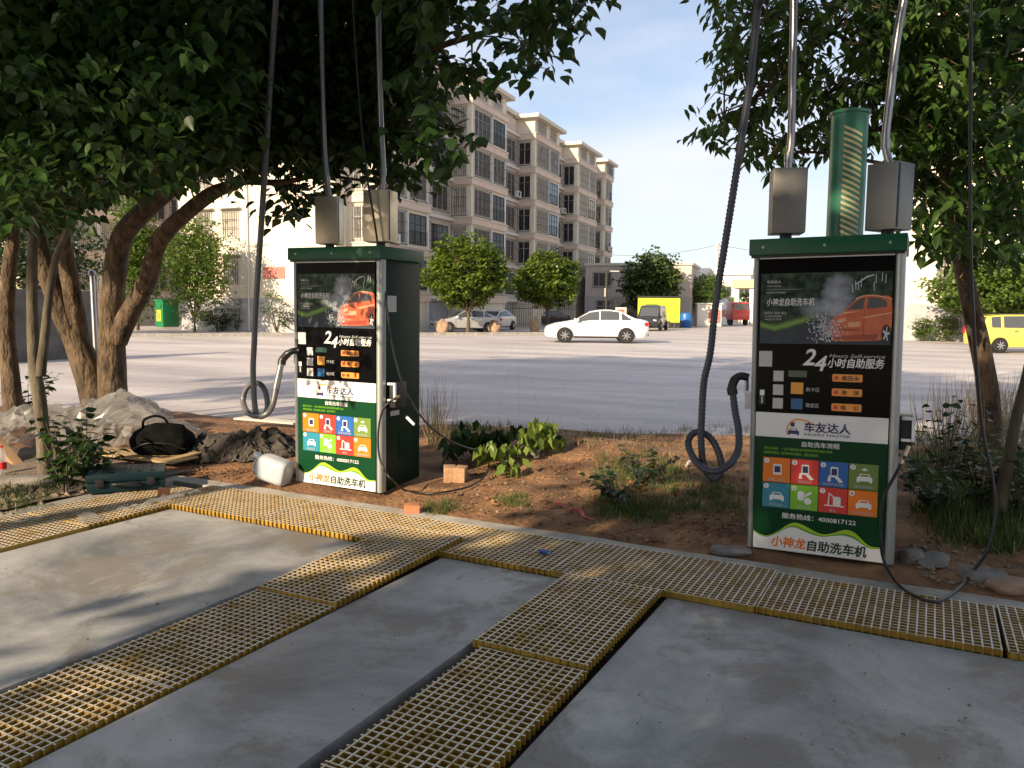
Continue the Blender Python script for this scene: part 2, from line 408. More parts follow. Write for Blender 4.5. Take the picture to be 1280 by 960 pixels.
# ------------------------------------------------------------------ mesh helpers
class MB:
    def __init__(self): self.v, self.f, self.m = [], [], []
    def add(self, vs, fs, mi=0, M=None):
        o = len(self.v)
        for p in vs:
            p = Vector(p)
            self.v.append(tuple(M @ p) if M is not None else tuple(p))
        for f in fs: self.f.append(tuple(o + i for i in f)); self.m.append(mi)
        return self
    def box(self, x0, x1, y0, y1, z0, z1, mi=0, M=None, top=None):
        vs = [(x0, y0, z0), (x1, y0, z0), (x1, y1, z0), (x0, y1, z0), (x0, y0, z1), (x1, y0, z1), (x1, y1, z1), (x0, y1, z1)]
        fs = [(3, 2, 1, 0), (4, 5, 6, 7), (0, 1, 5, 4), (1, 2, 6, 5), (2, 3, 7, 6), (3, 0, 4, 7)]
        o = len(self.f)
        self.add(vs, fs, mi, M)
        if top is not None: self.m[o + 1] = top
        return self
    def prism(self, poly, d0, d1, axis='y', mi=0, M=None):
        """poly: (a,b) points; axis y -> a=x,b=z extruded y d0..d1; axis z -> a=x,b=y; axis x -> a=y,b=z"""
        def P(a, b, d):
            return (a, d, b) if axis == 'y' else ((a, b, d) if axis == 'z' else (d, a, b))
        n = len(poly)
        vs = [P(a, b, d0) for a, b in poly] + [P(a, b, d1) for a, b in poly]
        fs = [tuple(range(n)), tuple(range(2 * n - 1, n - 1, -1))]
        fs += [(i, i + n, (i + 1) % n + n, (i + 1) % n) for i in range(n)]
        return self.add(vs, fs, mi, M)
    def tube(self, pts, rad, n=10, mi=0, cap=True, M=None):
        pts = [Vector(p) for p in pts]
        if not hasattr(rad, '__len__'): rad = [rad] * len(pts)
        vs, fs = [], []
        t0 = (pts[1] - pts[0]).normalized()
        up = Vector((0, 0, 1)) if abs(t0.z) < .9 else Vector((1, 0, 0))
        u = t0.cross(up).normalized()
        for i, p in enumerate(pts):
            a = pts[max(0, i - 1)]; b = pts[min(len(pts) - 1, i + 1)]
            t = (b - a)
            t = t.normalized() if t.length > 1e-9 else t0
            u = (u - t * u.dot(t))
            u = u.normalized() if u.length > 1e-6 else t.orthogonal().normalized()
            w = t.cross(u)
            for k in range(n):
                an = 2 * math.pi * k / n
                vs.append(p + (u * math.cos(an) + w * math.sin(an)) * rad[i])
        for i in range(len(pts) - 1):
            for k in range(n):
                k2 = (k + 1) % n
                fs.append((i * n + k, i * n + k2, (i + 1) * n + k2, (i + 1) * n + k))
        if cap:
            fs.append(tuple(range(n - 1, -1, -1))); e = (len(pts) - 1) * n
            fs.append(tuple(range(e, e + n)))
        return self.add(vs, fs, mi, M)
    def cyl(self, p0, p1, r0, r1=None, n=16, mi=0, M=None):
        return self.tube([p0, p1], [r0, r0 if r1 is None else r1], n, mi, True, M)
    def lathe(self, prof, n=20, mi=0, M=None):
        vs, fs = [], []
        for r, z in prof:
            for k in range(n):
                a = 2 * math.pi * k / n; vs.append((r * math.cos(a), r * math.sin(a), z))
        for i in range(len(prof) - 1):
            for k in range(n):
                k2 = (k + 1) % n
                fs.append((i * n + k, i * n + k2, (i + 1) * n + k2, (i + 1) * n + k))
        fs.append(tuple(range(n - 1, -1, -1))); e = (len(prof) - 1) * n; fs.append(tuple(range(e, e + n)))
        return self.add(vs, fs, mi, M)
    def mesh(self, name, mats, smooth=False, bevel=0.0, ang=38):
        me = bpy.data.meshes.new(name)
        me.from_pydata(self.v, [], self.f)
        if isinstance(mats, str): mats = [mats]
        for m in mats: me.materials.append(MATS[m])
        if len(mats) > 1: me.polygons.foreach_set('material_index', self.m)
        if bevel:
            bm = bmesh.new(); bm.from_mesh(me)
            es = [e for e in bm.edges if len(e.link_faces) == 2 and e.calc_face_angle(0) > R(30)]
            bmesh.ops.bevel(bm, geom=es, offset=bevel, segments=2, affect='EDGES', profile=.6, clamp_overlap=True)
            bm.to_mesh(me); bm.free(); smooth = True
        me.update()
        if smooth:
            me.polygons.foreach_set('use_smooth', [True] * len(me.polygons))
            me.set_sharp_from_angle(angle=R(ang))
        return me
    def build(self, name, mats, parent=None, smooth=False, bevel=0.0, ang=38):
        return link(name, self.mesh(name, mats, smooth, bevel, ang), parent)

def link(name, data, parent=None):
    o = bpy.data.objects.new(name, data)
    COL.objects.link(o)
    if parent is not None: o.parent = parent
    return o
def tag(o, label=None, cat=None, group=None, kind=None):
    if label: o['label'] = label
    if cat: o['category'] = cat
    if group: o['group'] = group
    if kind: o['kind'] = kind
    return o
def thing(name, label, cat, loc=(0, 0, 0), rz=0.0, group=None):
    o = bpy.data.objects.new(name, None); COL.objects.link(o)
    o.empty_display_size = .1
    o.location = loc; o.rotation_euler = (0, 0, rz)
    return tag(o, label, cat, group)
def copy_tree(o, parent=None, children_of=None):
    c = o.copy(); COL.objects.link(c); c.parent = parent
    for ch in children_of.get(o, []): copy_tree(ch, c, children_of)
    return c
def kids():
    d = {}
    for o in bpy.data.objects:
        if o.parent: d.setdefault(o.parent, []).append(o)
    return d
def T(x, y, z, rz=0, rx=0, ry=0):
    return Matrix.Translation((x, y, z)) @ Matrix.Rotation(rz, 4, 'Z') @ Matrix.Rotation(ry, 4, 'Y') @ Matrix.Rotation(rx, 4, 'X')

def spline(pts, n=8):
    """Catmull-Rom through the points (any dimension)"""
    P = [np.array(p, float) for p in pts]
    P = [2 * P[0] - P[1]] + P + [2 * P[-1] - P[-2]]
    out = []
    for i in range(1, len(P) - 2):
        a, b, c, d = P[i - 1], P[i], P[i + 1], P[i + 2]
        for k in range(n):
            t = k / n
            out.append(.5 * ((2 * b) + (c - a) * t + (2 * a - 5 * b + 4 * c - d) * t * t + (3 * b - a - 3 * c + d) * t ** 3))
    out.append(P[-2])
    return out
def resample(pts, step):
    pts = np.array([list(p) for p in pts]); seg = np.linalg.norm(np.diff(pts, axis=0), axis=1); s = np.concatenate([[0], np.cumsum(seg)])
    n = max(2, int(s[-1] / step)); t = np.linspace(0, s[-1], n)
    return np.stack([np.interp(t, s, pts[:, k]) for k in range(pts.shape[1])], 1)

# ------------------------------------------------------------------ lettering (flat print)
_TXT = {}
def letters(name, s, x, z, h, parent, material, y=-.004, bold=.0, shear=0.0, align='LEFT', width=None, thick=.0006):
    """printed words on a front panel (local XZ plane, facing -Y); h = cap height-ish; width squeezes to fit"""
    cu = bpy.data.curves.new('lettering', 'FONT')
    cu.body = s; cu.size = h; cu.shear = shear; cu.bevel_depth = bold * h; cu.bevel_resolution = 0; cu.extrude = thick; cu.resolution_u = 2
    cu.align_x = 'LEFT'; cu.align_y = 'BOTTOM_BASELINE'
    o = bpy.data.objects.new('lettering', cu); COL.objects.link(o)
    dg = bpy.context.evaluated_depsgraph_get(); dg.update()
    me = bpy.data.meshes.new_from_object(o.evaluated_get(dg))
    bpy.data.objects.remove(o); bpy.data.curves.remove(cu)
    n = len(me.vertices); co = np.empty(n * 3); me.vertices.foreach_get('co', co); co = co.reshape(-1, 3)
    if n:
        w = co[:, 0].max() - co[:, 0].min(); co[:, 0] -= co[:, 0].min()
        if width: co[:, 0] *= width / w; w = width
        if align == 'CENTER': co[:, 0] -= w / 2
        out = np.stack([co[:, 0] + x, y - co[:, 2], co[:, 1] + z], 1)
        me.vertices.foreach_set('co', out.ravel())
    me.materials.clear(); me.materials.append(MATS[material]); me.update()
    me.name = name
    return link(name, me, parent)

# ------------------------------------------------------------------ foliage
HEART = (np.array([(0, 0, 0), (.10, .30, .03), (.42, .40, .05), (.75, .22, .0), (1.12, 0, -.14), (.75, -.22, .0), (.42, -.40, .05), (.10, -.30, .03), (.45, 0, -.05)]),
         [(0, 8, 1), (1, 8, 2), (2, 8, 3), (3, 8, 4), (4, 8, 5), (5, 8, 6), (6, 8, 7), (7, 8, 0)])
LANCE = (np.array([(0, 0, 0), (.38, .25, .03), (1.0, 0, -.12), (.38, -.25, .03), (.5, 0, -.02)]),
         [(0, 4, 1), (1, 4, 2), (2, 4, 3), (3, 4, 0)])
OVAL = (np.array([(0, 0, 0), (.26, .19, .03), (.62, .18, .02), (1.05, 0, -.15), (.62, -.18, .02), (.26, -.19, .03), (.45, 0, -.035)]),
        [(0, 6, 1), (1, 6, 2), (2, 6, 3), (3, 6, 4), (4, 6, 5), (5, 6, 0)])
CHIP = (np.array([(0, 0, 0), (.5, .34, .06), (1.0, 0, -.05), (.5, -.34, .06)]), [(0, 2, 1), (0, 3, 2)])
STALK = (np.array([(0, .006, 0), (0, -.006, 0), (.55, .004, .03), (.55, -.004, .03), (1, 0, -.12)]), [(0, 1, 3, 2), (2, 3, 4)])
BLADE = (np.array([(0, .035, 0), (0, -.035, 0), (.55, .025, .0), (.55, -.025, .0), (1, 0, -.18)]), [(0, 1, 3, 2), (2, 3, 4)])
def nrm(a): return a / np.maximum(np.linalg.norm(a, axis=1, keepdims=True), 1e-9)
def leaf_frames(d, up):
    d = nrm(d); s = nrm(np.cross(up, d)); u = np.cross(d, s); return d, s, u
def leaves_mesh(name, pos, d, up, size, tmpl, material):
    tv, tf = tmpl
    d, s, u = leaf_frames(d, up)
    N, k = len(pos), len(tv)
    V = pos[:, None, :] + size[:, None, None] * (tv[None, :, 0, None] * d[:, None, :] + tv[None, :, 1, None] * s[:, None, :] + tv[None, :, 2, None] * u[:, None, :])
    me = bpy.data.meshes.new(name)
    me.vertices.add(N * k); me.vertices.foreach_set('co', V.reshape(-1).astype(np.float32))
    ls = [len(f) for f in tf]; flat = np.concatenate([np.array(f) for f in tf])
    idx = (flat[None, :] + (np.arange(N) * k)[:, None]).reshape(-1)
    me.loops.add(len(idx)); me.loops.foreach_set('vertex_index', idx.astype(np.int32))
    tot = np.tile(np.array(ls), N); st = np.concatenate([[0], np.cumsum(tot)[:-1]])
    me.polygons.add(len(tot)); me.polygons.foreach_set('loop_start', st.astype(np.int32)); me.polygons.foreach_set('loop_total', tot.astype(np.int32))
    me.update(calc_edges=True); me.validate()
    me.materials.append(MATS[material])
    return me
def twigs(centers, per, spread, rng, droop=.45):
    """sprays of leaves: returns pos, dir, up and twig segments for the given spray centres"""
    n = len(centers)
    az = rng.uniform(0, 2 * np.pi, n); td = np.stack([np.cos(az), np.sin(az), rng.uniform(-.5, .25, n)], 1); td = nrm(td)
    P, D, U = [], [], []
    k = np.arange(per)
    t = (k + rng.uniform(.1, .9, (n, per))) / per
    side = np.where(k % 2 == 0, 1.0, -1.0)[None, :, None]
    lat = nrm(np.cross(td, np.array([0, 0, 1.0])[None]))
    base = centers[:, None, :] + td[:, None, :] * ((t - .4) * spread)[:, :, None] + rng.normal(0, spread * .10, (n, per, 3))
    dirs = td[:, None, :] * .55 + lat[:, None, :] * side * rng.uniform(.4, 1.1, (n, per, 1)) + rng.normal(0, .25, (n, per, 3))
    dirs[:, :, 2] -= droop * rng.uniform(.4, 1.6, (n, per))
    up = np.zeros((n, per, 3)); up[:, :, 2] = 1; up += rng.normal(0, .38, (n, per, 3))
    seg = (centers - td * .4 * spread, centers + td * .5 * spread)
    return base.reshape(-1, 3), dirs.reshape(-1, 3), up.reshape(-1, 3), seg
def in_poly(x, y, poly):
    c = False; j = len(poly) - 1
    for i in range(len(poly)):
        xi, yi = poly[i]; xj, yj = poly[j]
        if (yi > y) != (yj > y) and x < (xj - xi) * (y - yi) / (yj - yi) + xi: c = not c
        j = i
    return c
def crown_round(c, rx, rz, n, rng, flat=.0, shell=.55):
    """points through an uneven rounded crown"""
    p = nrm(rng.normal(0, 1, (n, 3)))
    r = shell + (1 - shell) * rng.uniform(0, 1, n) ** .6
    w = np.array([1 + .30 * noise.noise(Vector(q) * 1.9 + Vector(c)) + .26 * noise.noise(Vector(q) * 4.6 + Vector(c)) for q in p])
    p = p * (r * w)[:, None]
    p[:, 2] = np.where(p[:, 2] < 0, p[:, 2] * (1 - flat), p[:, 2])
    return np.array(c)[None] + p * np.array([rx, rx, rz])[None]
def limb(mb, pts, r0, r1, n=9, sub=6, wob=.06):
    P = spline(pts, sub); m = len(P)
    rad = [(r0 + (r1 - r0) * (i / (m - 1)) ** .8) * (1 + wob * noise.noise(Vector(P[i]) * 3.1)) for i in range(m)]
    mb.tube(P, rad, n)
    return [Vector(p) for p in P]
def twig_links(mb, centers, nodes, rng, r=.008, every=1, sag=.15, reach=9.0):
    """thin branches from the nearest point of the limbs to the spray centres"""
    nd = np.array([list(p) for p in nodes])
    for c in centers[::every]:
        dd = np.linalg.norm(nd - c, axis=1) + np.where(nd[:, 2] > c[2] + .5, 1.0, 0)
        a = nd[int(np.argmin(dd))]
        if np.linalg.norm(a - c) > reach: continue
        mid = (a + c) / 2 + rng.normal(0, .08, 3) * np.linalg.norm(c - a) + np.array([0, 0, sag * .5])
        mb.tube([a, mid, c], [r * 1.9, r * 1.3, r * .5], 4, 0, False)

# ================================================================== SETTING
def noise2(x, y, s, o=0.0): return noise.noise(Vector((x * s, y * s, o)))
# plaza paving out to the horizon
mb = MB()
for x0, x1, y0, y1 in ((-900, -6.0, -300, 4.9), (3.19, 900, -300, 4.9), (-6.0, 3.19, -300, -5.99), (-900, 900, 4.9, 1500)):   # leaves the sunken wash bays open
    mb.add([(x0, y0, -.03), (x1, y0, -.03), (x1, y1, -.03), (x0, y1, -.03)], [(0, 1, 2, 3)])
g = mb.build('plaza_paving', 'paving'); tag(g, kind='structure')

# wash-bay slabs with open trenches between them; top at z = 0
TR = .14
SL = [(-5.08, -3.25), (-2.63, -1.82), (-1.19, 3.2)]
for i, (x0, x1) in enumerate(SL):
    b = MB().box(x0, x1, -6.0, 4.13, -TR, 0)
    o = b.build('concrete_slab', 'concrete', bevel=.008); tag(o, kind='structure')
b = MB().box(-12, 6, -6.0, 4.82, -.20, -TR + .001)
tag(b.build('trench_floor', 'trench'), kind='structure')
b = MB()
N = 60
for k in range(N):
    x0 = -6.2 + 10.2 * k / N; x1 = -6.2 + 10.2 * (k + 1) / N
    y0 = 4.985 + .03 * noise2(x0, 0, 1.7); y1 = 4.985 + .03 * noise2(x1, 0, 1.7)
    b.add([(x0, 4.805, -TR), (x1, 4.805, -TR), (x1, y1, -TR), (x0, y0, -TR), (x0, 4.805, .006), (x1, 4.805, .006), (x1, y1, .004), (x0, y0, .004)],
          [(4, 5, 6, 7), (0, 1, 5, 4), (2, 3, 7, 6)] + ([(3, 0, 4, 7)] if k == 0 else []) + ([(1, 2, 6, 5)] if k == N - 1 else []))
tag(b.build('kerb', 'kerb_concrete'), kind='structure')
b = MB().box(-6.02, -5.865, -6.0, 4.80, -TR, .012)
tag(b.build('kerb', 'kerb_concrete', bevel=.008), kind='structure')

# planting strip of bare red soil behind the bays
def soil_edge(x):
    return 9.35 + .31 * (x + 5.5) + .35 * noise2(x, 3, .7) + .15 * noise2(x, 9, 2.3)
def soil_z(x, y):
    e = soil_edge(x)
    t = (y - 4.9) / (e - 4.9)
    z = .075 * math.sin(math.pi * min(max(t, 0), 1)) + .045 * noise2(x, y, 1.1, 2) + .022 * noise2(x, y, 3.3, 5) + .010 * noise2(x, y, 9, 7)
    z += .07 * math.exp(-((x + 3.2) ** 2 / 1.4 + (y - 8.0) ** 2 / .35))
    z *= min(1, max(0, (y - 4.95) / .35)) * .9 + .1
    if t > .86: z -= (t - .86) / .14 * (z + .045)
    return z - .012 if y < 5.1 else z
mb = MB(); nx, ny = 230, 64
xs = [-16 + 27 * i / nx for i in range(nx + 1)]
for i, x in enumerate(xs):
    y0 = 4.97
    e = soil_edge(x)
    for j in range(ny + 1):
        y = y0 + (e - y0) * j / ny
        mb.v.append((x, y, soil_z(x, y) if j < ny else -.06))
for i in range(nx):
    for j in range(ny):
        a = i * (ny + 1) + j; mb.f.append((a, a + ny + 1, a + ny + 2, a + 1)); mb.m.append(0)
soil = mb.build('soil_ground', 'dirt', smooth=True, ang=80); tag(soil, kind='structure')
# verge left of the bays
mb = MB(); nx, ny = 60, 50
for i in range(nx + 1):
    for j in range(ny + 1):
        x = -14 + 7.97 * i / nx; y = -4 + 9.1 * j / ny
        mb.v.append((min(x, -6.03) if i == nx else x, y, .03 + .05 * noise2(x, y, .9, 1) + .03 * noise2(x, y, 3, 4)))
for i in range(nx):
    for j in range(ny):
        a = i * (ny + 1) + j; mb.f.append((a, a + ny + 1, a + ny + 2, a + 1)); mb.m.append(0)
tag(mb.build('verge_ground', 'verge_soil', smooth=True, ang=80), kind='structure')
# ------------------------------------------------------------------ gratings
def grating(name_label, x0, x1, y0, y1, zt, solid=(), group='yellow drain gratings', tilt=0.0, seed=0):
    """moulded grating: bearing bars both ways, open cells; solid = sides that keep the moulded border (w,e,s,n)"""
    cx, cy = (x0 + x1) / 2, (y0 + y1) / 2
    w, h = x1 - x0, y1 - y0
    t, dep, pit = .0075, .038, .0395
    mb = MB()
    nxb, nyb = round(w / pit), round(h / pit)
    st_ = pit * .55
    ya, yb = -h / 2 + (0 if 's' in solid else st_), h / 2 - (0 if 'n' in solid else st_)
    xa, xb = -w / 2 + (0 if 'w' in solid else st_), w / 2 - (0 if 'e' in solid else st_)
    for i in range(nxb + 1):
        if (i == 0 and 'w' not in solid) or (i == nxb and 'e' not in solid): continue
        x = -w / 2 + w * i / nxb; x = min(max(x, -w / 2 + t / 2), w / 2 - t / 2)
        mb.box(x - t / 2, x + t / 2, ya, yb, -dep, 0, 0, top=1)
    for j in range(nyb + 1):
        if (j == 0 and 's' not in solid) or (j == nyb and 'n' not in solid): continue
        y = -h / 2 + h * j / nyb; y = min(max(y, -h / 2 + t / 2), h / 2 - t / 2)
        a = xa + (.001 if 'w' in solid else 0); c = xb - (.001 if 'e' in solid else 0)
        mb.box(a, c, y - t / 2, y + t / 2, -dep + .001, -.0012, 0, top=1)
    o = mb.build('drain_grating', ['grate_side', 'grate_top'])
    o.location = (cx, cy, zt); o.rotation_euler = (tilt, 0, R(RNG.uniform(-.35, .35)))
    tag(o, name_label, 'grating', group)
    return o
# cross drain in front of the machines (runs along X)
RX = [-5.36, -4.23, -3.065, -1.895, -.725, .385, 1.55, 2.70]
RL = ['yellow drain grating at the far end of the cross drain beside the white jerrycan',
      'sunlit yellow drain grating just in front of the left wash machine',
      'yellow grating of the cross drain with the small purple wrapper lying on it',
      'grating with solid yellow front edge between the two wash machines, nearer the right one',
      'long yellow grating with toothed front edge below the right wash machine',
      'drain grating cut off by the right edge of the photo',
      'drain grating beyond the bay to the right of the right wash machine']
for k in range(7):
    g = .006 if k != 4 else .006
    gx1 = RX[k + 1] - g - (.012 if k == 4 else 0)
    x0 = RX[k] + g
    grating(RL[k], x0 - .003, gx1 + .003, 4.118 if k not in (3, 5) else 4.14, 4.803, .030 if k not in (3,) else .034, solid=('s', 'n', 'w', 'e') if k in (3, 5) else ('w', 'e'), seed=k)
# channel 1 (runs along Y)
C1 = [(3.14, 4.40, .072, 'raised grating whose toothed end overlaps the cross drain by the left machine'),
      (2.125, 3.135, .010, 'middle grating of the long drain between the sunlit slab and the narrow slab'),
      (1.08, 2.12, .012, 'grating with white worn bars in the lower left corner of the photo'),
      (.02, 1.075, .010, 'grating of the long drain just outside the lower left corner')]
for y0, y1, z, lb in C1:
    o = grating(lb, -3.215, -2.625, y0, y1, z, solid=('s', 'n'), tilt=R(1.5) if y0 > 3 else 0)
    if y0 > 3: o.location.z = .045
C2 = [(3.07, 4.125, .040, 'square yellow grating right behind the solid yellow lip of the short drain'),
      (2.0, 3.055, .020, 'nearest grating at the bottom edge of the photo with open toothed side'),
      (.93, 1.985, .020, 'grating of the short drain below the bottom edge')]
for k, (y0, y1, z, lb) in enumerate(C2):
    grating(lb, -1.81 + (.0 if k == 0 else .045), -1.195, y0, y1, z, solid=('s', 'n'))
C0 = [(3.48, 4.62, .022, 'sunlit grating under the dark teal tool case'),
      (2.30, 3.46, .022, 'sunlit grating at the left edge of the photo with a plastic strip across it'),
      (1.10, 2.28, .022, 'grating of the leftmost drain outside the photo')]
for y0, y1, z, lb in C0:
    grating(lb, -5.85, -5.10, y0, y1, z, solid=('e', 's', 'n') if y0 < 3 else ('s', 'n'))

# ================================================================== SELF-SERVICE WASH MACHINES
MW, MD, MH = .865, .56, 1.885
def rrect(x0, x1, z0, z1, r, n=4):
    out = []
    for cx, cz, a0 in ((x1 - r, z0 + r, -90), (x1 - r, z1 - r, 0), (x0 + r, z1 - r, 90), (x0 + r, z0 + r, 180)):
        for k in range(n + 1):
            a = R(a0 + 90 * k / n); out.append((cx + r * math.cos(a), cz + r * math.sin(a)))
    return out
def disc(cx, cz, r, n=14, sx=1.0): return [(cx + r * sx * math.cos(2 * math.pi * k / n), cz + r * math.sin(2 * math.pi * k / n)) for k in range(n)]
def flat(name, polys, material, parent, y=-.003, th=.001):
    mb = MB()
    for p in polys:
        a = sum(p[i][0] * p[(i + 1) % len(p)][1] - p[(i + 1) % len(p)][0] * p[i][1] for i in range(len(p)))
        if a < 0: p = p[::-1]
        mb.prism(p, y, y + th)
    return mb.build(name, material, parent)
def sm(pts, n=6): return [tuple(p) for p in spline(pts, n)]
def car_icon(cx, cz, s):
    """front view of a small car, white pictogram"""
    body = [(cx - s, cz - .35 * s), (cx - .98 * s, cz + .1 * s), (cx - .75 * s, cz + .25 * s), (cx - .55 * s, cz + .65 * s), (cx + .55 * s, cz + .65 * s),
            (cx + .75 * s, cz + .25 * s), (cx + .98 * s, cz + .1 * s), (cx + s, cz - .35 * s), (cx + .95 * s, cz - .6 * s), (cx + .65 * s, cz - .6 * s),
            (cx + .62 * s, cz - .4 * s), (cx - .62 * s, cz - .4 * s), (cx - .65 * s, cz - .6 * s), (cx - .95 * s, cz - .6 * s)]
    return body
def make_machine(label):
    root = thing('car_wash_machine', label, 'machine', group='self-service wash machines')
    b = MB().box(.020, MW - .020, .012, MD, .03, MH); b.box(.05, MW - .05, .04, MD - .03, 0, .032)
    body = b.build('cabinet', 'machine_dark', root, bevel=.006)
    # rounded aluminium corner posts
    for s in (0, 1):
        x0, x1 = (0, .036) if s == 0 else (MW - .056, MW)
        prof = [(x0, .055), (x0, .016), (x0 + .005, .004), (x0 + .016, -.008), (x1 - .016 if s == 0 else x1 - .020, -.010), (x1 - .005, .002), (x1, .016), (x1, .055)]
        b = MB(); b.prism(prof, .012, MH - .002, axis='z')
        b.build('corner_post', 'aluminium', root, smooth=True, ang=50)
    lid = MB().box(-.024, MW + .006, -.034, MD + .02, MH + .001, MH + .102).build('lid', 'machine_green', root, bevel=.006)
    b = MB().box(-.012, MW - .005, -.020, .011, MH - .014, MH); b.build('lid_trim', 'black_plastic', root)
    b = MB().box(.038, MW - .058, -.008, .011, MH - .0215, MH - .0145); b.build('light_bar', 'print_white', root)
    PX0, PX1 = .036, MW - .057
    def panel(name, z0, z1, m, y=0.0):
        return MB().box(PX0 + .001, PX1 - .001, y, .011, z0, z1).build(name, m, root)
    fr = panel('front_panel', .898, MH - .022, 'gloss_black')
    band = panel('name_band', .742, .897, 'print_white')
    grn = panel('instruction_panel', .012, .741, 'print_darkgreen')
    # ---------------- advertising picture
    ad = MB().box(.050, .800, -.004, -.0005, 1.335, 1.772).build('picture', 'poster_print', root)
    car = [(.455, 1.405), (.460, 1.455), (.490, 1.505), (.540, 1.535), (.575, 1.575), (.615, 1.615), (.66, 1.628), (.74, 1.626), (.799, 1.606), (.799, 1.385), (.775, 1.378), (.73, 1.362), (.50, 1.355), (.472, 1.372)]
    flat('printed_car', [sm(car, 3)], 'car_print_red', ad, y=-.0052)
    flat('printed_glass', [[(.556, 1.543), (.590, 1.580), (.628, 1.612), (.655, 1.618), (.645, 1.548)], [(.664, 1.549), (.672, 1.617), (.738, 1.614), (.775, 1.590), (.772, 1.560)]], 'car_print_glass', ad, y=-.0064)
    flat('printed_sheen', [sm([(.600, 1.612), (.640, 1.630), (.70, 1.634), (.76, 1.622), (.799, 1.612), (.799, 1.607), (.75, 1.618), (.69, 1.626), (.64, 1.622), (.605, 1.604)], 2), [(.500, 1.512), (.545, 1.532), (.63, 1.536), (.56, 1.522)], [(.64, 1.500), (.799, 1.530), (.799, 1.522), (.65, 1.490)]], 'car_print_light', ad, y=-.0064)
    flat('printed_shade', [[(.475, 1.385), (.49, 1.365), (.72, 1.365), (.735, 1.40), (.60, 1.392)], [(.49, 1.432), (.63, 1.428), (.63, 1.418), (.49, 1.42)], [(.648, 1.385), (.652, 1.545), (.655, 1.545), (.652, 1.385)]], 'car_print_dark', ad, y=-.0064)
    flat('printed_wheel', [disc(.775, 1.400, .056, 20, .46)], 'black_plastic', ad, y=-.0070)
    flat('printed_rim', [[(.775 + .46 * .044 * r_ * math.cos(a_), 1.400 + .044 * r_ * math.sin(a_)) for a_, r_ in [(2 * math.pi * q / 20, 1.0 if q % 4 < 2 else .35) for q in range(20)]]], 'print_spray', ad, y=-.0080)
    flat('printed_lamp', [[(.505, 1.485), (.548, 1.500), (.556, 1.478), (.515, 1.462)], [(.565, 1.470), (.632, 1.474), (.632, 1.444), (.568, 1.440)]], 'car_print_light', ad, y=-.0070)
    rr = random.Random(5)
    drops = []
    for k in range(620):
        cx = .445 + .048 * rr.gauss(0, 1); cz = 1.425 + .045 * rr.gauss(0, 1) + .25 * max(0, .47 - cx) * rr.random()
        if not (.33 < cx < .60 and 1.342 < cz < 1.56): continue
        r = .0014 + .0042 * rr.random() ** 2.4
        drops.append([(cx - r, cz), (cx, cz - r * 1.4), (cx + r, cz), (cx, cz + r * 1.2)])
    flat('printed_splash', drops, 'print_spray', ad, y=-.0076)['kind'] = 'stuff'
    jets = []
    for (x, z, dx) in ((.585, 1.645, -.006), (.600, 1.665, -.004), (.615, 1.66, -.003), (.628, 1.68, .0), (.70, 1.655, -.002), (.708, 1.70, .001), (.74, 1.71, .003), (.76, 1.70, .002)):
        jets.append([(x, z), (x + .004, z + .002), (x + dx + .004, z + .055), (x + dx, z + .05)])
    jets.append([(.60, 1.70), (.66, 1.745), (.70, 1.755), (.70, 1.749), (.66, 1.735), (.605, 1.695)])
    flat('printed_jets', jets, 'print_spray', ad, y=-.0052)
    letters('lettering', '小神龙自助洗车机', .085, 1.575, .052, ad, 'print_white', y=-.0062, shear=.18, width=.285, bold=.014)
    letters('lettering', '车友达人', .085, 1.712, .022, ad, 'print_white', y=-.0062)
    letters('lettering', 'RIDERS MASTER', .085, 1.690, .012, ad, 'print_grey', y=-.0062)
    MB().box(.085, .30, -.0058, -.005, 1.672, 1.6735).build('printed_rule', 'print_grey', ad)
    letters('lettering', '自助洗车 方便快捷', .085, 1.648, .014, ad, 'print_grey', y=-.0062)
    letters('lettering', '高压水 泡沫 吸尘', .075, 1.520, .018, ad, 'print_grey', y=-.0062)
    letters('lettering', '24小时自助服务', .075, 1.500, .015, ad, 'print_grey', y=-.0062)
    letters('lettering', '扫码支付 即洗即走', .075, 1.482, .013, ad, 'print_grey', y=-.0062)
    # ---------------- control panel
    letters('lettering', '2', .310, 1.205, .142, fr, 'print_white', bold=.022, shear=.25)
    letters('lettering', '4', .380, 1.172, .130, fr, 'print_white', bold=.022, shear=.25)
    letters('lettering', 'Hours Self-service', .465, 1.255, .030, fr, 'print_grey', shear=.25, width=.310, bold=.006)
    letters('lettering', '小时自助服务', .455, 1.198, .062, fr, 'print_white', shear=.15, width=.320, bold=.024)
    plate = [(.048, .128, 1.189, 1.287)] + [(.138, .200, z, z + .066) for z in (1.098, 1.011, .925)]
    for x0, x1, z0, z1 in plate:
        MB().box(x0, x1, -.003, -.0005, z0, z1).build('sticker', 'print_grey', fr)
    MB().box(.228, .338, -.003, -.0005, 1.128, 1.168).build('display', 'lcd', fr)
    MB().box(.246, .319, -.004, -.0005, 1.022, 1.094).build('card_pad', 'print_amber', fr)
    kp = MB().box(.248, .319, -.003, -.0005, .926, .994).build('keypad', 'print_deepgreen', fr)
    kb = MB()
    for i in range(4):
        for j in range(4):
            kb.box(.250 + i * .0172, .265 + i * .0172, -.008, -.0031, .928 + j * .0165, .9425 + j * .0165)
    kb.build('keys', 'print_keypad', kp)
    letters('lettering', '刷卡区', .335, 1.042, .028, fr, 'print_grey', width=.080)
    letters('lettering', '键盘区', .335, .944, .028, fr, 'print_grey', width=.080)
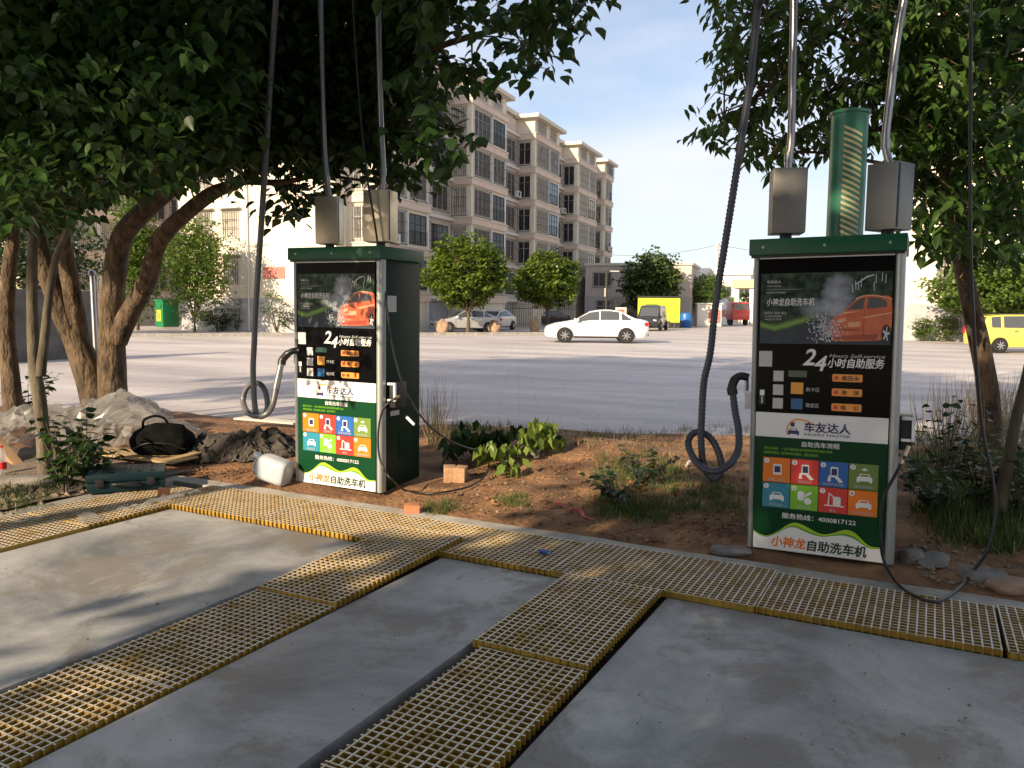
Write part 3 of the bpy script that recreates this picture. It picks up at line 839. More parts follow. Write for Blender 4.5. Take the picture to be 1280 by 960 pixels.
    for z, s in ((1.108, '高压水'), (1.020, '泡  沫'), (.928, '吸  尘')):
        bt = MB(); bt.prism(rrect(.486, .656, z, z + .046, .008), -.010, -.0005); bo = bt.build('button', 'print_button', fr)
        for q, ch in enumerate([s] if len(s) == 3 else [s[0], s[-1]]):
            letters('lettering', ch, .540 + q * .068, z + .011, .030, bo, 'black_plastic', y=-.0115, width=.100 if len(s) == 3 else .031, bold=.012)
        flat('icon', [disc(.510, z + .023, .013)], 'print_red', bo, y=-.0125)
    sl = MB().box(.056, .090, -.006, -.0005, .948, 1.043).build('coin_slot', 'black_plastic', fr)
    MB().box(.059, .087, -.009, -.0061, 1.005, 1.040).build('slot_light', 'print_white', sl)
    MB().box(.068, .078, -.008, -.0061, .955, .998).build('slot_mouth', 'print_grey', sl)
    # ---------------- brand band: car-and-arc emblem
    arc_o = [(.300 + .075 * math.cos(R(a)) * (1 + .9 * (a < 90) * (90 - a) / 90), .790 + .078 * math.sin(R(a))) for a in range(200, 20, -12)]
    arc_i = [(.302 + .068 * math.cos(R(a)) * (1 + .85 * (a < 90) * (90 - a) / 90), .789 + .069 * math.sin(R(a))) for a in range(20, 201, 12)]
    flat('emblem_arc', [arc_o + arc_i], 'print_button', band, y=-.002)
    cx, cz = .268, .782
    flat('emblem_car', [car_icon(cx, cz, .034)], 'print_navy', band, y=-.002)
    flat('emblem_glass', [[(cx - .020, cz + .010), (cx - .015, cz + .019), (cx + .015, cz + .019), (cx + .020, cz + .010)]], 'print_white', band, y=-.0032)
    flat('emblem_head', [disc(.262, .826, .013, 12), [(.248, .834), (.276, .836), (.272, .843), (.250, .841)]], 'print_navy', band, y=-.002)
    letters('lettering', '车友达人', .330, .792, .066, band, 'print_navy', y=-.002, width=.270, bold=.022)
    letters('lettering', 'RIDERS MASTER', .332, .764, .021, band, 'print_navy', y=-.002, width=.268)
    # ---------------- instructions
    letters('lettering', '自助洗车流程', .430, .694, .036, grn, 'print_white', y=-.002, align='CENTER', width=.220, bold=.014)
    letters('lettering', '请在洗车前，一定仔细阅读本机使用说明及操作流程，', .090, .662, .020, grn, 'print_leaf', y=-.002, width=.415)
    letters('lettering', '如需帮助请致电，我们将竭诚为您服务，祝您洗车愉快！', .090, .634, .020, grn, 'print_leaf', y=-.002, width=.330)
    TC = ['print_orange', 'print_red', 'print_blue', 'print_olive', 'print_teal', 'print_leaf', 'print_red', 'print_orange']
    CAP = ['扫描二维码', '选择支付', '按提示选功能', '高压冲洗车', '喷洒泡沫', '擦拭车身', '吸尘', '洗车完成离开']
    for k in range(8):
        i, j = k % 4, k // 4
        x0 = .090 + i * .1695; z1 = .610 - j * .163
        t = MB().box(x0, x0 + .164, -.003, -.0005, z1 - .157, z1).build('step_tile', TC[k], grn)
        flat('number_disc', [disc(x0 + .022, z1 - .022, .016)], 'print_white', t, y=-.0045)
        letters('lettering', str(k + 1), x0 + .022, z1 - .0305, .024, t, 'black_plastic', y=-.006, align='CENTER')
        letters('lettering', CAP[k], x0 + .084, z1 - .148, .021, t, 'print_grey', y=-.0045, align='CENTER')
        cx, cz = x0 + .088, z1 - .075
        P, Q = [], []
        if k == 0:
            P = [rrect(cx - .026, cx + .026, cz - .034, cz + .034, .006)]; Q = [[(cx - .018, cz - .018), (cx + .018, cz - .018), (cx + .018, cz + .022), (cx - .018, cz + .022)]]
        elif k in (1, 2):
            P = [rrect(cx - .024, cx + .020, cz - .020, cz + .044, .006), [(cx - .042, cz - .048), (cx - .034, cz - .012), (cx - .024, cz - .010), (cx - .020, cz - .046)],
                 [(cx + .002, cz - .024), (cx + .016, cz - .010), (cx + .050, cz - .046), (cx + .030, cz - .052)]]
            Q = [[(cx - .018, cz - .008), (cx + .014, cz - .008), (cx + .014, cz + .034), (cx - .018, cz + .034)]]
        elif k in (3, 4, 7):
            P = [car_icon(cx, cz - .012, .044)]; Q = [[(cx - .026, cz + .000), (cx - .019, cz + .012), (cx + .019, cz + .012), (cx + .026, cz + .000)]]
            if k == 3: P.append([(cx - .020, cz + .040), (cx, cz + .052), (cx + .020, cz + .040), (cx, cz + .034)])
        elif k == 5:
            P = [rrect(cx - .044, cx - .004, cz - .022, cz + .036, .012), disc(cx + .018, cz - .024, .022, 10), [(cx - .004, cz + .016), (cx + .034, cz + .040), (cx + .040, cz + .026), (cx, cz - .002)]]
        else:
            P = [rrect(cx - .004, cx + .040, cz - .034, cz + .022, .010), [(cx - .036, cz - .034), (cx - .030, cz + .044), (cx - .024, cz + .044), (cx - .028, cz - .034)],
                 [(cx - .054, cz - .040), (cx + .060, cz - .040), (cx + .060, cz - .033), (cx - .054, cz - .033)], [(cx - .030, cz + .044), (cx - .008, cz + .030), (cx + .002, cz + .012), (cx - .004, cz + .010), (cx - .014, cz + .026), (cx - .028, cz + .036)]]
        flat('pictogram', P, 'print_white', t, y=-.0045)
        if Q: flat('pictogram_screen', Q, 'print_navy' if k < 3 else TC[k], t, y=-.0058)
    letters('lettering', '服务热线：4000817122', .212, .228, .038, grn, 'print_white', y=-.002, width=.435, bold=.014)
    wave = sm([(PX0 + .002, .128), (.075, .106), (.125, .100), (.19, .135), (.255, .188), (.300, .203), (.350, .190), (.42, .158), (.47, .149), (.53, .168), (.585, .192), (.64, .182), (.70, .128), (.74, .106), (PX1 - .002, .108)], 5)
    under = [(x, z - .002 - .028 * math.exp(-((x - .34) / .10) ** 2) - .034 * math.exp(-((x - .62) / .085) ** 2) - .006) for x, z in wave]
    flat('wave_lip', [[(PX0 + .002, .03)] + wave + [(PX1 - .002, .03)]], 'print_lime', grn, y=-.0016)
    flat('wave_shade', [[(PX0 + .002, .03)] + [(x, z * .35 + u[1] * .65) for (x, z), u in zip(wave, under)] + [(PX1 - .002, .03)]], 'print_midgreen', grn, y=-.0026)
    flat('wave_foot', [[(PX0 + .002, .014)] + under + [(PX1 - .002, .014)]], 'print_white', grn, y=-.0036)
    letters('lettering', '小神龙', .150, .044, .074, grn, 'print_orange', y=-.0046, width=.212, bold=.026, shear=.1)
    letters('lettering', '自助洗车机', .368, .040, .074, grn, 'print_deepgreen', y=-.0046, width=.345, bold=.026, shear=.1)
    # ---------------- fittings on the flanks
    sk = MB().box(MW - .018, MW + .070, .08, .235, .70, .905).build('gun_holder', 'black_plastic', root, bevel=.006)
    fr_ = MB()
    fr_.box(MW + .010, MW + .085, .055, .078, .885, .905); fr_.box(MW + .066, MW + .085, .055, .078, .755, .884); fr_.box(MW + .010, MW + .065, .055, .078, .755, .772)
    fr_.build('holder_rim', 'white_plastic', sk, bevel=.004)
    hk = MB().box(-.055, .018, .06, .16, 1.00, 1.02); hk.box(-.055, -.040, .06, .16, 1.021, 1.09); hk.box(-.055, .018, .10, .12, .90, .999)
    hk.build('nozzle_hook', 'white_plastic', root, bevel=.003)
    st = MB().box(MW - .0195, MW - .017, .10, .22, 1.47, 1.60).build('side_sticker', 'print_grey', root)
    pl = MB().box(MW - .0195, MW - .017, .14, .26, .62, .66).build('side_plate', 'print_grey', root)
    vt = MB()
    for k in range(9): vt.box(MW - .0195, MW - .012, .26, .44, .25 + k * .025, .262 + k * .025)
    vt.build('louvre', 'machine_dark', root)
    bolts = MB()
    for x in (.06, .42, .78): bolts.cyl((x, -.0365, MH + .05), (x, -.034, MH + .05), .008, n=10)
    bolts.build('bolt', 'aluminium', root, smooth=True)
    return root
m2 = make_machine('green wash machine in the shade with the slotted green column behind it')
m2.location = (-.985, 5.235, .012); m2.rotation_euler = (0, R(-.8), R(.5))
_k = kids()
m1 = copy_tree(m2, None, _k)
m1['label'] = 'sunlit green wash machine beside the white jerrycan, near the branching tree'
m1.location = (-4.885, 5.27, .012); m1.rotation_euler = (0, R(.3), R(.8)); m1.scale = (1.075, 1.06, 1.025)

# ------------------------------------------------------------------ swivel boxes and boom pipes on the machine tops
def swivel(label, base, w, d, h, rz, pipe, boom, steel):
    root = thing('swivel_box', label, 'swivel box', base, 0, 'swivel boxes on the machine tops')
    M = Matrix.Rotation(rz, 4, 'Z')
    MB().cyl((0, 0, 0), (0, 0, .05), .038, n=14).build('neck', 'black_plastic', root, smooth=True)
    b = MB().box(-w / 2, w / 2, -d / 2, d / 2, .045, .045 + h, 0, M).build('housing', steel, root, bevel=.004)
    e = MB().box(w / 2 + .0005, w / 2 + .004, -d / 2 + .012, -d / 2 + .028, .055, .035 + h, 0, M); e.build('door_seam', 'black_plastic', b)
    P = spline(pipe, 6)
    MB().tube(P, .024, 14).build('boom_pipe', 'pipe_steel', root, smooth=True, ang=60)
    c = MB()
    for q in (1,):
        a = Vector(pipe[q]); c.cyl(a - Vector((0, 0, .03)), a + Vector((0, 0, .03)), .028, n=14)
    c.build('pipe_collar', 'pipe_steel', root, smooth=True)
    return root
def rel(base, pts): return [Vector(p) - Vector(base) for p in pts]
def boom_pts(pxs, Y, tip):
    pts = [onY(x, y, Y) for x, y in pxs]
    t = Vector(tip); last = pts[-1]; d = (pts[-1] - pts[-2]).normalized()
    k = last + d * (5.0 - last.z) / d.z
    return pts + [k, Vector((k.x * .8 + t.x * .2, k.y * .8 + t.y * .2, t.z - .1)), t]
ZT = 2.0
for lab, base, w, d, h, rz, pxs, Y, tip, st in (
    ('brushed steel box nearest the left end of the sunlit machine top', (-4.66, 5.50, 2.045), .20, .19, .40, R(24), [(408, 250), (409, 225), (405, 180), (402, 60), (399, -60)], 5.50, (-5.05, 5.15, 5.5), 'steel_box'),
    ('brushed steel box on the sunlit machine top, right above its corner', (-4.10, 5.48, 2.045), .225, .19, .42, R(12), [(480, 245), (479, 215), (476, 150), (473, 40), (472, -60)], 5.48, (-3.9, 5.0, 5.6), 'steel_box'),
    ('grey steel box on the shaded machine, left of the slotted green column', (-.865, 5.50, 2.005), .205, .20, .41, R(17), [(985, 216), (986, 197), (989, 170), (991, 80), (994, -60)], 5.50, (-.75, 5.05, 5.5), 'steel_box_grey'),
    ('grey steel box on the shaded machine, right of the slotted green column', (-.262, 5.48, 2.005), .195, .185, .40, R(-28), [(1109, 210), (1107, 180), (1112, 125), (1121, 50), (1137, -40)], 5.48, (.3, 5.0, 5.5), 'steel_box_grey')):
    pts = boom_pts(pxs, Y, tip)
    pts[0].x, pts[0].y = base[0], base[1]
    swivel(lab, base, w, d, h, rz, rel(base, pts), tip, st)

# ------------------------------------------------------------------ hoses
def hose(name, label, path, r, material, ribs=0.0, step=.009, cat='hose', group=None, n=12):
    P = resample(spline(path, 10), step if ribs else .02)
    rad = [r * (1 - ribs * (i % 2)) for i in range(len(P))] if ribs else r
    root = thing(name, label, cat, tuple(P[-1]), 0, group)
    o = MB().tube([Vector(p) - Vector(P[-1]) for p in P], rad, n).build('hose_tube', material, root, smooth=True, ang=70)
    return root
def hang(pxy, Ys):
    return [onY(x, y, Y) for (x, y), Y in zip(pxy, Ys)]
# suction hose of the shaded machine (ribbed, knotted once)
pp = [(951, -60), (946, 20), (935, 120), (915, 250), (896, 370), (888, 440), (880, 477), (877, 524), (876.5, 552), (879, 579), (887, 596), (894, 598), (901, 590), (901, 575), (894, 556), (884, 544), (870, 540), (861, 549), (862, 562), (872, 579), (885, 588), (900, 588), (915, 577), (923, 560), (923, 537), (919, 515), (916, 491)]
YY = [4.9, 5.0, 5.05, 5.1, 5.14, 5.15, 5.15, 5.15, 5.15, 5.16, 5.18, 5.19, 5.20, 5.21, 5.22, 5.22, 5.21, 5.19, 5.15, 5.10, 5.07, 5.07, 5.10, 5.16, 5.22, 5.26, 5.28]
path = [Vector((-1.15, 4.85, 5.4))] + hang(pp, YY)
h2 = hose('suction_hose', 'ribbed dark suction hose looped beside the shaded machine', path, .0250, 'hose_dark', ribs=.20, step=.0125, group='suction hoses')
b0 = Vector(h2.location)
nz = hang([(916, 493), (915, 484), (919, 474), (926, 470), (936, 472)], [5.28, 5.28, 5.29, 5.30, 5.31])
MB().tube([p - b0 for p in spline(nz, 5)], [.034] * 5 + [.030] * 6 + [.026] * 10, 12).build('nozzle', 'hose_black', h2, smooth=True)
# suction hose of the sunlit machine
pp = [(349, -60), (345, 0), (338, 100), (328, 260), (320, 380), (317.8, 430), (316.4, 458), (317, 482), (318, 501), (320, 515), (325, 520.5), (331.5, 518), (334.5, 508), (333, 494), (329, 484), (322.4, 479), (313, 480.4), (306, 489.6), (304, 501), (307.5, 512.5), (315.5, 519), (326, 520), (335, 516), (341, 505.6), (345, 486)]
YY = [4.9, 5.0, 5.05, 5.10, 5.13, 5.14, 5.14, 5.14, 5.14, 5.14, 5.16, 5.18, 5.20, 5.22, 5.23, 5.23, 5.22, 5.20, 5.18, 5.14, 5.10, 5.08, 5.10, 5.15, 5.20]
path = [Vector((-5.1, 4.85, 5.4))] + hang(pp, YY)
h1 = hose('suction_hose', 'smooth grey suction hose coiled beside the sunlit machine', path, .0255, 'hose_smooth', ribs=.05, group='suction hoses')
b0 = Vector(h1.location)
MB().tube([p - b0 for p in hang([(344, 490), (352, 454)], [5.20, 5.24])], [.030, .026], 12).build('wand', 'pipe_steel', h1, smooth=True)
nz = hang([(352, 456), (353, 450), (359, 443), (366, 439), (376, 438)], [5.24, 5.25, 5.26, 5.27, 5.28])
MB().tube([p - b0 for p in spline(nz, 5)], [.036] * 6 + [.033] * 6 + [.028] * 9, 12).build('nozzle', 'hose_black', h1, smooth=True)
# pressure hoses
pp = [(1131, 570), (1120, 592), (1106, 618), (1101, 646), (1101, 677), (1106, 704)]
path = hang(pp, [5.20, 5.16, 5.13, 5.12, 5.11, 5.10])
path += [gp(1122, 729, .016), gp(1144, 745, .050), gp(1171, 752, .050), gp(1198, 736, .03), gp(1213, 718, .045)]
path += hang([(1235, 686), (1244, 640), (1241, 600), (1228, 535), (1220, 450), (1217, 400), (1213, 300), (1213, 120), (1214, -60)], [5.26, 5.30, 5.32, 5.34, 5.34, 5.33, 5.3, 5.2, 5.1])
path = path[::-1]
p2h = hose('pressure_hose', 'black pressure hose hanging past the tree trunk and over the kerb to the shaded machine', path, .0095, 'hose_black', group='pressure hoses', n=8)
b0 = Vector(p2h.location)
MB().tube([p - b0 for p in hang([(1126, 580), (1136, 558)], [5.18, 5.24])], [.012, .014], 10).build('coupling', 'brass', p2h, smooth=True)
pp = [(495, 498), (485, 504), (477, 516), (473, 539), (473.4, 566), (479, 585), (490, 600)]
path = hang(pp, [5.30, 5.24, 5.22, 5.20, 5.19, 5.18, 5.16])
path += [gp(507, 613, .03), gp(532, 617, .04), gp(562, 614, .06), gp(589, 607, .07), gp(606, 595, .09), gp(611, 580, .14)]
path += [pd(604, 566, 7.3), pd(580, 558.6, 7.0), pd(562, 550.6, 6.85), pd(539, 534.5, 6.72), pd(520, 511.6, 6.65), pd(504, 482, 6.60), pd(490.6, 434, 6.56), pd(483, 380, 6.52), pd(470, 290, 6.5), pd(456, 200, 6.45), pd(447, 100, 6.4), pd(441, 0, 6.3), pd(438, -60, 6.25)]
path = path[::-1]
p1h = hose('pressure_hose', 'thin black pressure hose hanging across the sunlit machine corner', path, .0085, 'hose_black', group='pressure hoses', n=8)
b0 = Vector(p1h.location)
MB().tube([p - b0 for p in hang([(489, 501), (499, 495)], [5.26, 5.34])], [.011, .014], 10).build('coupling', 'brass', p1h, smooth=True)
MB().tube([p - b0 for p in hang([(508, 521), (518, 531)], [5.46, 5.46])], [.014, .012], 10).build('lance_tip', 'white_plastic', p1h, smooth=True)

# ------------------------------------------------------------------ slotted green column behind the shaded machine
col = thing('slotted_column', 'round green metal column with diagonal slots rising behind the shaded machine', 'column', (-.575, 6.2, 0))
rc = .123
MB().lathe([(rc, 0), (rc, 2.93)], 40).build('shaft', 'green_steel', col, smooth=True)
MB().lathe([(rc + .012, 2.925), (rc + .012, 2.945), (rc - .01, 2.952)], 40).build('top_rim', 'green_steel', col, smooth=True)
MB().lathe([(rc + .07, -.02), (rc + .07, .03), (rc + .005, .035)], 40).build('base_flange', 'green_steel', col, smooth=True)
sm_ = MB()
n_s = 30
vs, fs = [], []
sl_mesh = MB()
for k in range(10):
    a = R(-34 + 58 * k / 9); zz = -.062 * (k / 9 - .5)
    for dz in (-.0085, .0085):
        for rr_ in (rc - .003, rc + .0025):
            sl_mesh.v.append((rr_ * math.sin(a), -rr_ * math.cos(a), zz + dz))
for k in range(9):
    o = 4 * k
    for f in ((1, 5, 7, 3), (0, 2, 6, 4), (2, 3, 7, 6), (0, 4, 5, 1)): sl_mesh.f.append(tuple(o + q for q in f)); sl_mesh.m.append(0)
sl_mesh.f.append((0, 1, 3, 2)); sl_mesh.m.append(0); sl_mesh.f.append((36, 38, 39, 37)); sl_mesh.m.append(0)
me = sl_mesh.mesh('slot', 'slit')
for k in range(50):
    o = link('slot', me, col); o.location = (0, 0, .86 + k * .0395); o.rotation_euler = (0, 0, R(24))

# ================================================================== TREES
def sample_px(poly, n, d0, d1, rng, zmin=2.3, keep=None):
    xs = [p[0] for p in poly]; ys = [p[1] for p in poly]
    out = []
    while len(out) < n:
        x, y = rng.uniform(min(xs), max(xs)), rng.uniform(min(ys), max(ys))
        if not in_poly(x, y, poly): continue
        D = rng.uniform(d0, d1)
        if 305 < x < 510 and D < 7.2 + max(0, y - 150) * .006: D = rng.uniform(7.2, 9.2)
        p = pd(x, y, D)
        if p.z < zmin: continue
        out.append(list(p))
    return np.array(out)
def tree_from(label, name, trunk_mb, crown_sets, material, group=None, bark='bark', nleaf=0, tmpl=HEART, cat='tree', base=(0, 0, 0)):
    """crown_sets: list of (pos, dir, up, size); nearest leaves in the frame become leaves of their own"""
    root = thing(name, label, cat, base, 0, group)
    t = trunk_mb.build('trunk', bark, root, smooth=True, ang=70); t.matrix_parent_inverse = Matrix.Translation(base).inverted()
    pos = np.concatenate([c[0] for c in crown_sets]); d = np.concatenate([c[1] for c in crown_sets])
    up = np.concatenate([c[2] for c in crown_sets]); size = np.concatenate([c[3] for c in crown_sets])
    own = np.zeros(len(pos), bool)
    if nleaf:
        q = (pos - np.array(_O)) @ np.array(_R3)
        dep = -q[:, 2]; sx = 640 + FPX * q[:, 0] / np.maximum(dep, .01); sy = 480 - FPX * q[:, 1] / np.maximum(dep, .01)
        ok = (dep > 1) & (sx > 5) & (sx < 1275) & (sy > 5) & (sy < 955)
        # keep the leaf that is in front within each small cell of the view
        cell = {}
        score = size / np.maximum(dep, .5)
        for i in np.argsort(dep):
            if not ok[i]: continue
            k = (int(sx[i] // 9), int(sy[i] // 9))
            if k not in cell: cell[k] = i
        cand = sorted(cell.values(), key=lambda i: -score[i])[:nleaf]
        own[cand] = True
    me = leaves_mesh('crown', pos[~own], d[~own], up[~own], size[~own], tmpl, material)
    c = link('crown', me, root); c.matrix_parent_inverse = Matrix.Translation(base).inverted(); c['kind'] = 'stuff'
    if own.any():
        one = leaves_mesh('leaf', np.zeros((1, 3)), np.array([[1., 0, 0]]), np.array([[0, 0, 1.]]), np.array([1.]), tmpl, material)
        dd, ss, uu = leaf_frames(d[own], up[own])
        for i in range(own.sum()):
            s = size[own][i]; p = pos[own][i]
            M = Matrix(((dd[i][0] * s, ss[i][0] * s, uu[i][0] * s, p[0] - base[0]), (dd[i][1] * s, ss[i][1] * s, uu[i][1] * s, p[1] - base[1]), (dd[i][2] * s, ss[i][2] * s, uu[i][2] * s, p[2] - base[2]), (0, 0, 0, 1)))
            o = link('leaf', one, root); o.matrix_local = M
    return root
def spray(centers, per, spread, size, rng, droop=.45):
    p, d, u, seg = twigs(centers, per, spread, rng, droop)
    return (p, d, u, rng.uniform(size[0], size[1], len(p))), seg

# ---- the big forked tree on the left
rng = np.random.default_rng(3)
tb = MB(); nodes = []
def L(pts, r0, r1, mb=None, keep=True, **k):
    P = limb(mb if mb is not None else tb, [pd(*p) for p in pts], r0, r1, **k)
    if keep: nodes.extend(P[::3])
    return P
L([(128, 530, 10.0), (113, 476, 10.0), (97, 430, 9.95), (76, 385, 9.8), (57, 335, 9.6), (45, 290, 9.4), (20, 210, 8.9), (-40, 90, 8.0)], .20, .07)
L([(97, 420, 9.95), (93, 385, 9.8), (84, 330, 9.6), (78, 280, 9.3), (95, 190, 8.8), (120, 60, 8.0), (150, -80, 7.2)], .13, .05)
L([(142, 532, 9.95), (140, 470, 9.95), (139, 412, 9.9), (141, 370, 9.8), (148, 310, 9.6), (160, 285, 9.4), (187, 258, 9.1), (219, 226, 8.7), (240, 150, 8.1), (260, 20, 7.3), (290, -160, 6.5)], .19, .06)
L([(145, 425, 9.9), (160, 395, 9.8), (184, 350, 9.5), (200, 300, 9.2), (231, 268, 8.8), (265, 242, 8.5), (297, 228, 8.3), (350, 190, 8.3), (420, 130, 8.2), (500, 80, 7.6), (590, 45, 6.8), (700, 25, 6.2)], .14, .016)
L([(300, 226, 8.3), (350, 228, 8.2), (400, 220, 8.1), (450, 225, 8.0)], .045, .012)
L([(420, 130, 8.2), (480, 150, 7.7), (540, 165, 7.0), (580, 160, 6.7)], .035, .010)
L([(350, 190, 8.3), (400, 60, 8.2), (460, -60, 7.6), (520, -220, 6.5)], .07, .025)
L([(500, 80, 7.6), (560, -10, 6.8), (640, -40, 6.2), (740, -20, 5.9)], .03, .012)
L([(260, 20, 7.3), (150, -100, 6.3), (60, -350, 5.2)], .05, .02)
L([(240, 150, 8.1), (330, 40, 8.0), (420, -150, 7.0)], .05, .02)
poly = [(-30, -30), (765, -30), (758, 8), (735, 14), (715, 45), (705, 78), (680, 88), (640, 92), (615, 108), (580, 105), (568, 150), (590, 165), (575, 198), (545, 200), (520, 225), (480, 225), (455, 245), (400, 240), (375, 285), (350, 285), (330, 215), (300, 220), (262, 226), (215, 214), (170, 228), (110, 250), (60, 300), (-30, 320)]
poly_core = [(-30, -30), (560, -30), (545, 60), (520, 120), (470, 180), (400, 205), (330, 190), (262, 205), (200, 200), (120, 232), (60, 285), (-30, 300)]
c_a = sample_px(poly, 560, 5.4, 8.8, rng, 2.35)
c_b = sample_px(poly_core, 1300, 5.6, 9.8, rng, 2.4)
c_f = sample_px([(-30, 60), (250, 60), (250, 230), (110, 235), (60, 280), (-30, 300)], 110, 4.6, 6.0, rng, 2.0)
# the rest of the crown: over the bays and out of the picture, it keeps the far plaza in shade
up_c = np.stack([rng.uniform(-16, -3.2, 4200), rng.uniform(-2.5, 11.5, 4200), rng.uniform(3.6, 9.4, 4200)], 1)
q = np.array([project(p) for p in up_c])
dome = ((up_c[:, 0] + 9) / 6.4) ** 2 + ((up_c[:, 1] - 5.3) / 6.6) ** 2 + ((up_c[:, 2] - 4.2) / 5.2) ** 2 < 1
low = up_c[:, 2] > 4.0 + .28 * np.maximum(0, 4 - up_c[:, 1])
up_c = up_c[((q[:, 1] < -60) | (q[:, 2] < 1)) & dome & low]
sets = []
c_m = sample_px([(290, -30), (530, -30), (520, 130), (470, 200), (380, 215), (330, 195), (290, 205)], 330, 7.2, 8.6, rng, 2.3)
c_b = np.concatenate([c_b, c_m])
s1, _ = spray(c_a, 13, .46, (.075, .130), rng, .6); s2, _ = spray(c_b, 13, .50, (.080, .135), rng, .6); s3, _ = spray(up_c, 16, .75, (.15, .22), rng, .4); s4, _ = spray(c_f, 12, .36, (.06, .095), rng, .6)
sets = [s1, s2, s3, s4]
twig_links(tb, np.concatenate([c_a[::2], c_b[::8]]), nodes, rng, .005, reach=1.1)
twig_links(tb, up_c[::9], [p for p in nodes if project(p)[1] < 60], rng, .012)
base = tuple(gp(133, 540)); base = (base[0], base[1], 0)
big_tree = tree_from('large tree with two lit forked trunks and a dark heart-leaved canopy over the sunlit machine', 'broadleaf_tree', tb, sets, 'leaf_big', nleaf=300, base=tuple(pd(133, 530, 10.0)))

# ---- slim tree in front of it and the dark trunk at the picture edge
def slim(label, limbs, crown_c, size, material, bark, per=12, spread=.45, nleaf=0, tmpl=HEART, linkr=.005):
    mb = MB(); nd = []
    for pts, r0, r1 in limbs:
        P = limb(mb, [pd(*p) for p in pts], r0, r1); nd += P[::3]
    s, _ = spray(crown_c, per, spread, size, rng)
    twig_links(mb, crown_c, nd[len(nd) // 3:], rng, linkr, every=2)
    return tree_from(label, 'broadleaf_tree', mb, [s], material, bark=bark, nleaf=nleaf, tmpl=tmpl, base=tuple(pd(*limbs[0][0][0])))
cc = sample_px([(-60, -200), (190, -200), (170, 120), (120, 240), (70, 275), (-60, 300)], 300, 5.8, 7.8, rng, 2.3)
slim('slim forked tree growing from the soil beside the leftmost drain', [([(58, 612, 7.15), (55, 560, 7.15), (50, 505, 7.15), (43, 455, 7.15), (40, 380, 7.1), (41, 305, 7.0), (48, 200, 6.9), (40, 60, 6.6), (30, -120, 6.2)], .068, .03),
      ([(50, 470, 7.15), (55, 430, 7.13), (60, 380, 7.1), (69, 325, 7.0), (84, 285, 6.9), (110, 180, 6.6), (135, 40, 6.2)], .046, .02)], cc, (.06, .105), 'leaf_big', 'bark_grey')
cc = sample_px([(-90, -200), (70, -200), (60, 150), (40, 260), (-90, 300)], 120, 8.2, 10.5, rng, 2.6)
slim('dark upright trunk at the left edge of the photo behind the slim tree', [([(17, 520, 9.6), (13, 470, 9.6), (8, 410, 9.6), (11, 340, 9.5), (17, 280, 9.4), (14, 150, 9.2), (0, -60, 8.8)], .115, .06)], cc, (.11, .16), 'leaf_dark', 'bark')

# ---- the tree behind the shaded machine
rng = np.random.default_rng(8)
tb = MB(); nodes = []
L([(1238, 560, 8.6), (1236, 500, 8.6), (1228, 446, 8.6), (1214, 383, 8.55), (1203, 331, 8.5), (1190, 262, 8.4), (1178, 180, 8.3), (1162, 100, 8.2), (1145, 20, 8.0), (1130, -120, 7.6), (1100, -320, 7.0)], .125, .05)
L([(1190, 262, 8.4), (1150, 215, 8.2), (1090, 165, 7.9), (1030, 120, 7.7), (970, 110, 7.5), (905, 150, 7.4)], .05, .010)
L([(1178, 180, 8.3), (1110, 90, 8.0), (1040, 40, 7.7), (960, 20, 7.5)], .05, .012)
L([(1203, 331, 8.5), (1235, 270, 8.4), (1270, 200, 8.2), (1310, 100, 8.0)], .055, .02)
L([(1150, 215, 8.2), (1080, 200, 8.0), (1010, 190, 7.8), (960, 200, 7.7)], .025, .008)
L([(1162, 100, 8.2), (1230, 30, 8.0), (1290, -60, 7.8)], .05, .02)
pr1 = [(868, 148), (880, 120), (905, 95), (892, 62), (915, 40), (885, 12), (905, -30), (1180, -30), (1150, 60), (1100, 130), (1085, 195), (1045, 190), (1010, 218), (950, 215), (905, 188), (875, 168)]
pr2 = [(1080, -30), (1300, -30), (1300, 300), (1245, 325), (1195, 330), (1160, 310), (1140, 240), (1110, 170), (1085, 60)]
c1 = sample_px(pr1, 240, 6.8, 8.6, rng, 2.4); c2 = sample_px(pr2, 470, 6.9, 9.2, rng, 1.9)
# sprays thin out towards the rim so that sky shows between them
up_c = np.stack([rng.uniform(-3.6, 5.0, 900), rng.uniform(3.5, 12.0, 900), rng.uniform(3.8, 9.0, 900)], 1)
q = np.array([project(p) for p in up_c])
dome = ((up_c[:, 0] - .8) / 4.3) ** 2 + ((up_c[:, 1] - 7.9) / 4.2) ** 2 + ((up_c[:, 2] - 4.4) / 4.6) ** 2 < 1
up_c = up_c[(q[:, 1] < -60) & dome]
s1, _ = spray(c1, 12, .36, (.10, .155), rng, .75); s2, _ = spray(c2, 13, .44, (.12, .175), rng, .65); s3, _ = spray(up_c, 18, .75, (.14, .20), rng)
twig_links(tb, np.concatenate([c1, c2[::2]]), nodes, rng, .005)
twig_links(tb, up_c[::9], [p for p in nodes if project(p)[1] < -40], rng, .012)
tree_from('tree with dark leaning trunk and drooping leaves behind the shaded machine', 'broadleaf_tree', tb, [s1, s2, s3], 'leaf_right', nleaf=0, tmpl=OVAL, base=tuple(pd(1238, 560, 8.6)))
cc = sample_px([(1225, -120), (1420, -120), (1420, 240), (1290, 220), (1262, 110), (1235, 60)], 60, 5.0, 6.2, rng, 2.2)
slim('thin trunk leaning out of the right edge of the photo among weeds', [([(1244, 690, 5.75), (1247, 655, 5.75), (1256, 600, 5.75), (1270, 525, 5.7), (1285, 465, 5.7), (1320, 300, 5.6), (1345, 120, 5.5), (1360, -60, 5.4)], .052, .025)], cc, (.09, .14), 'leaf_dark', 'bark_grey', per=11)

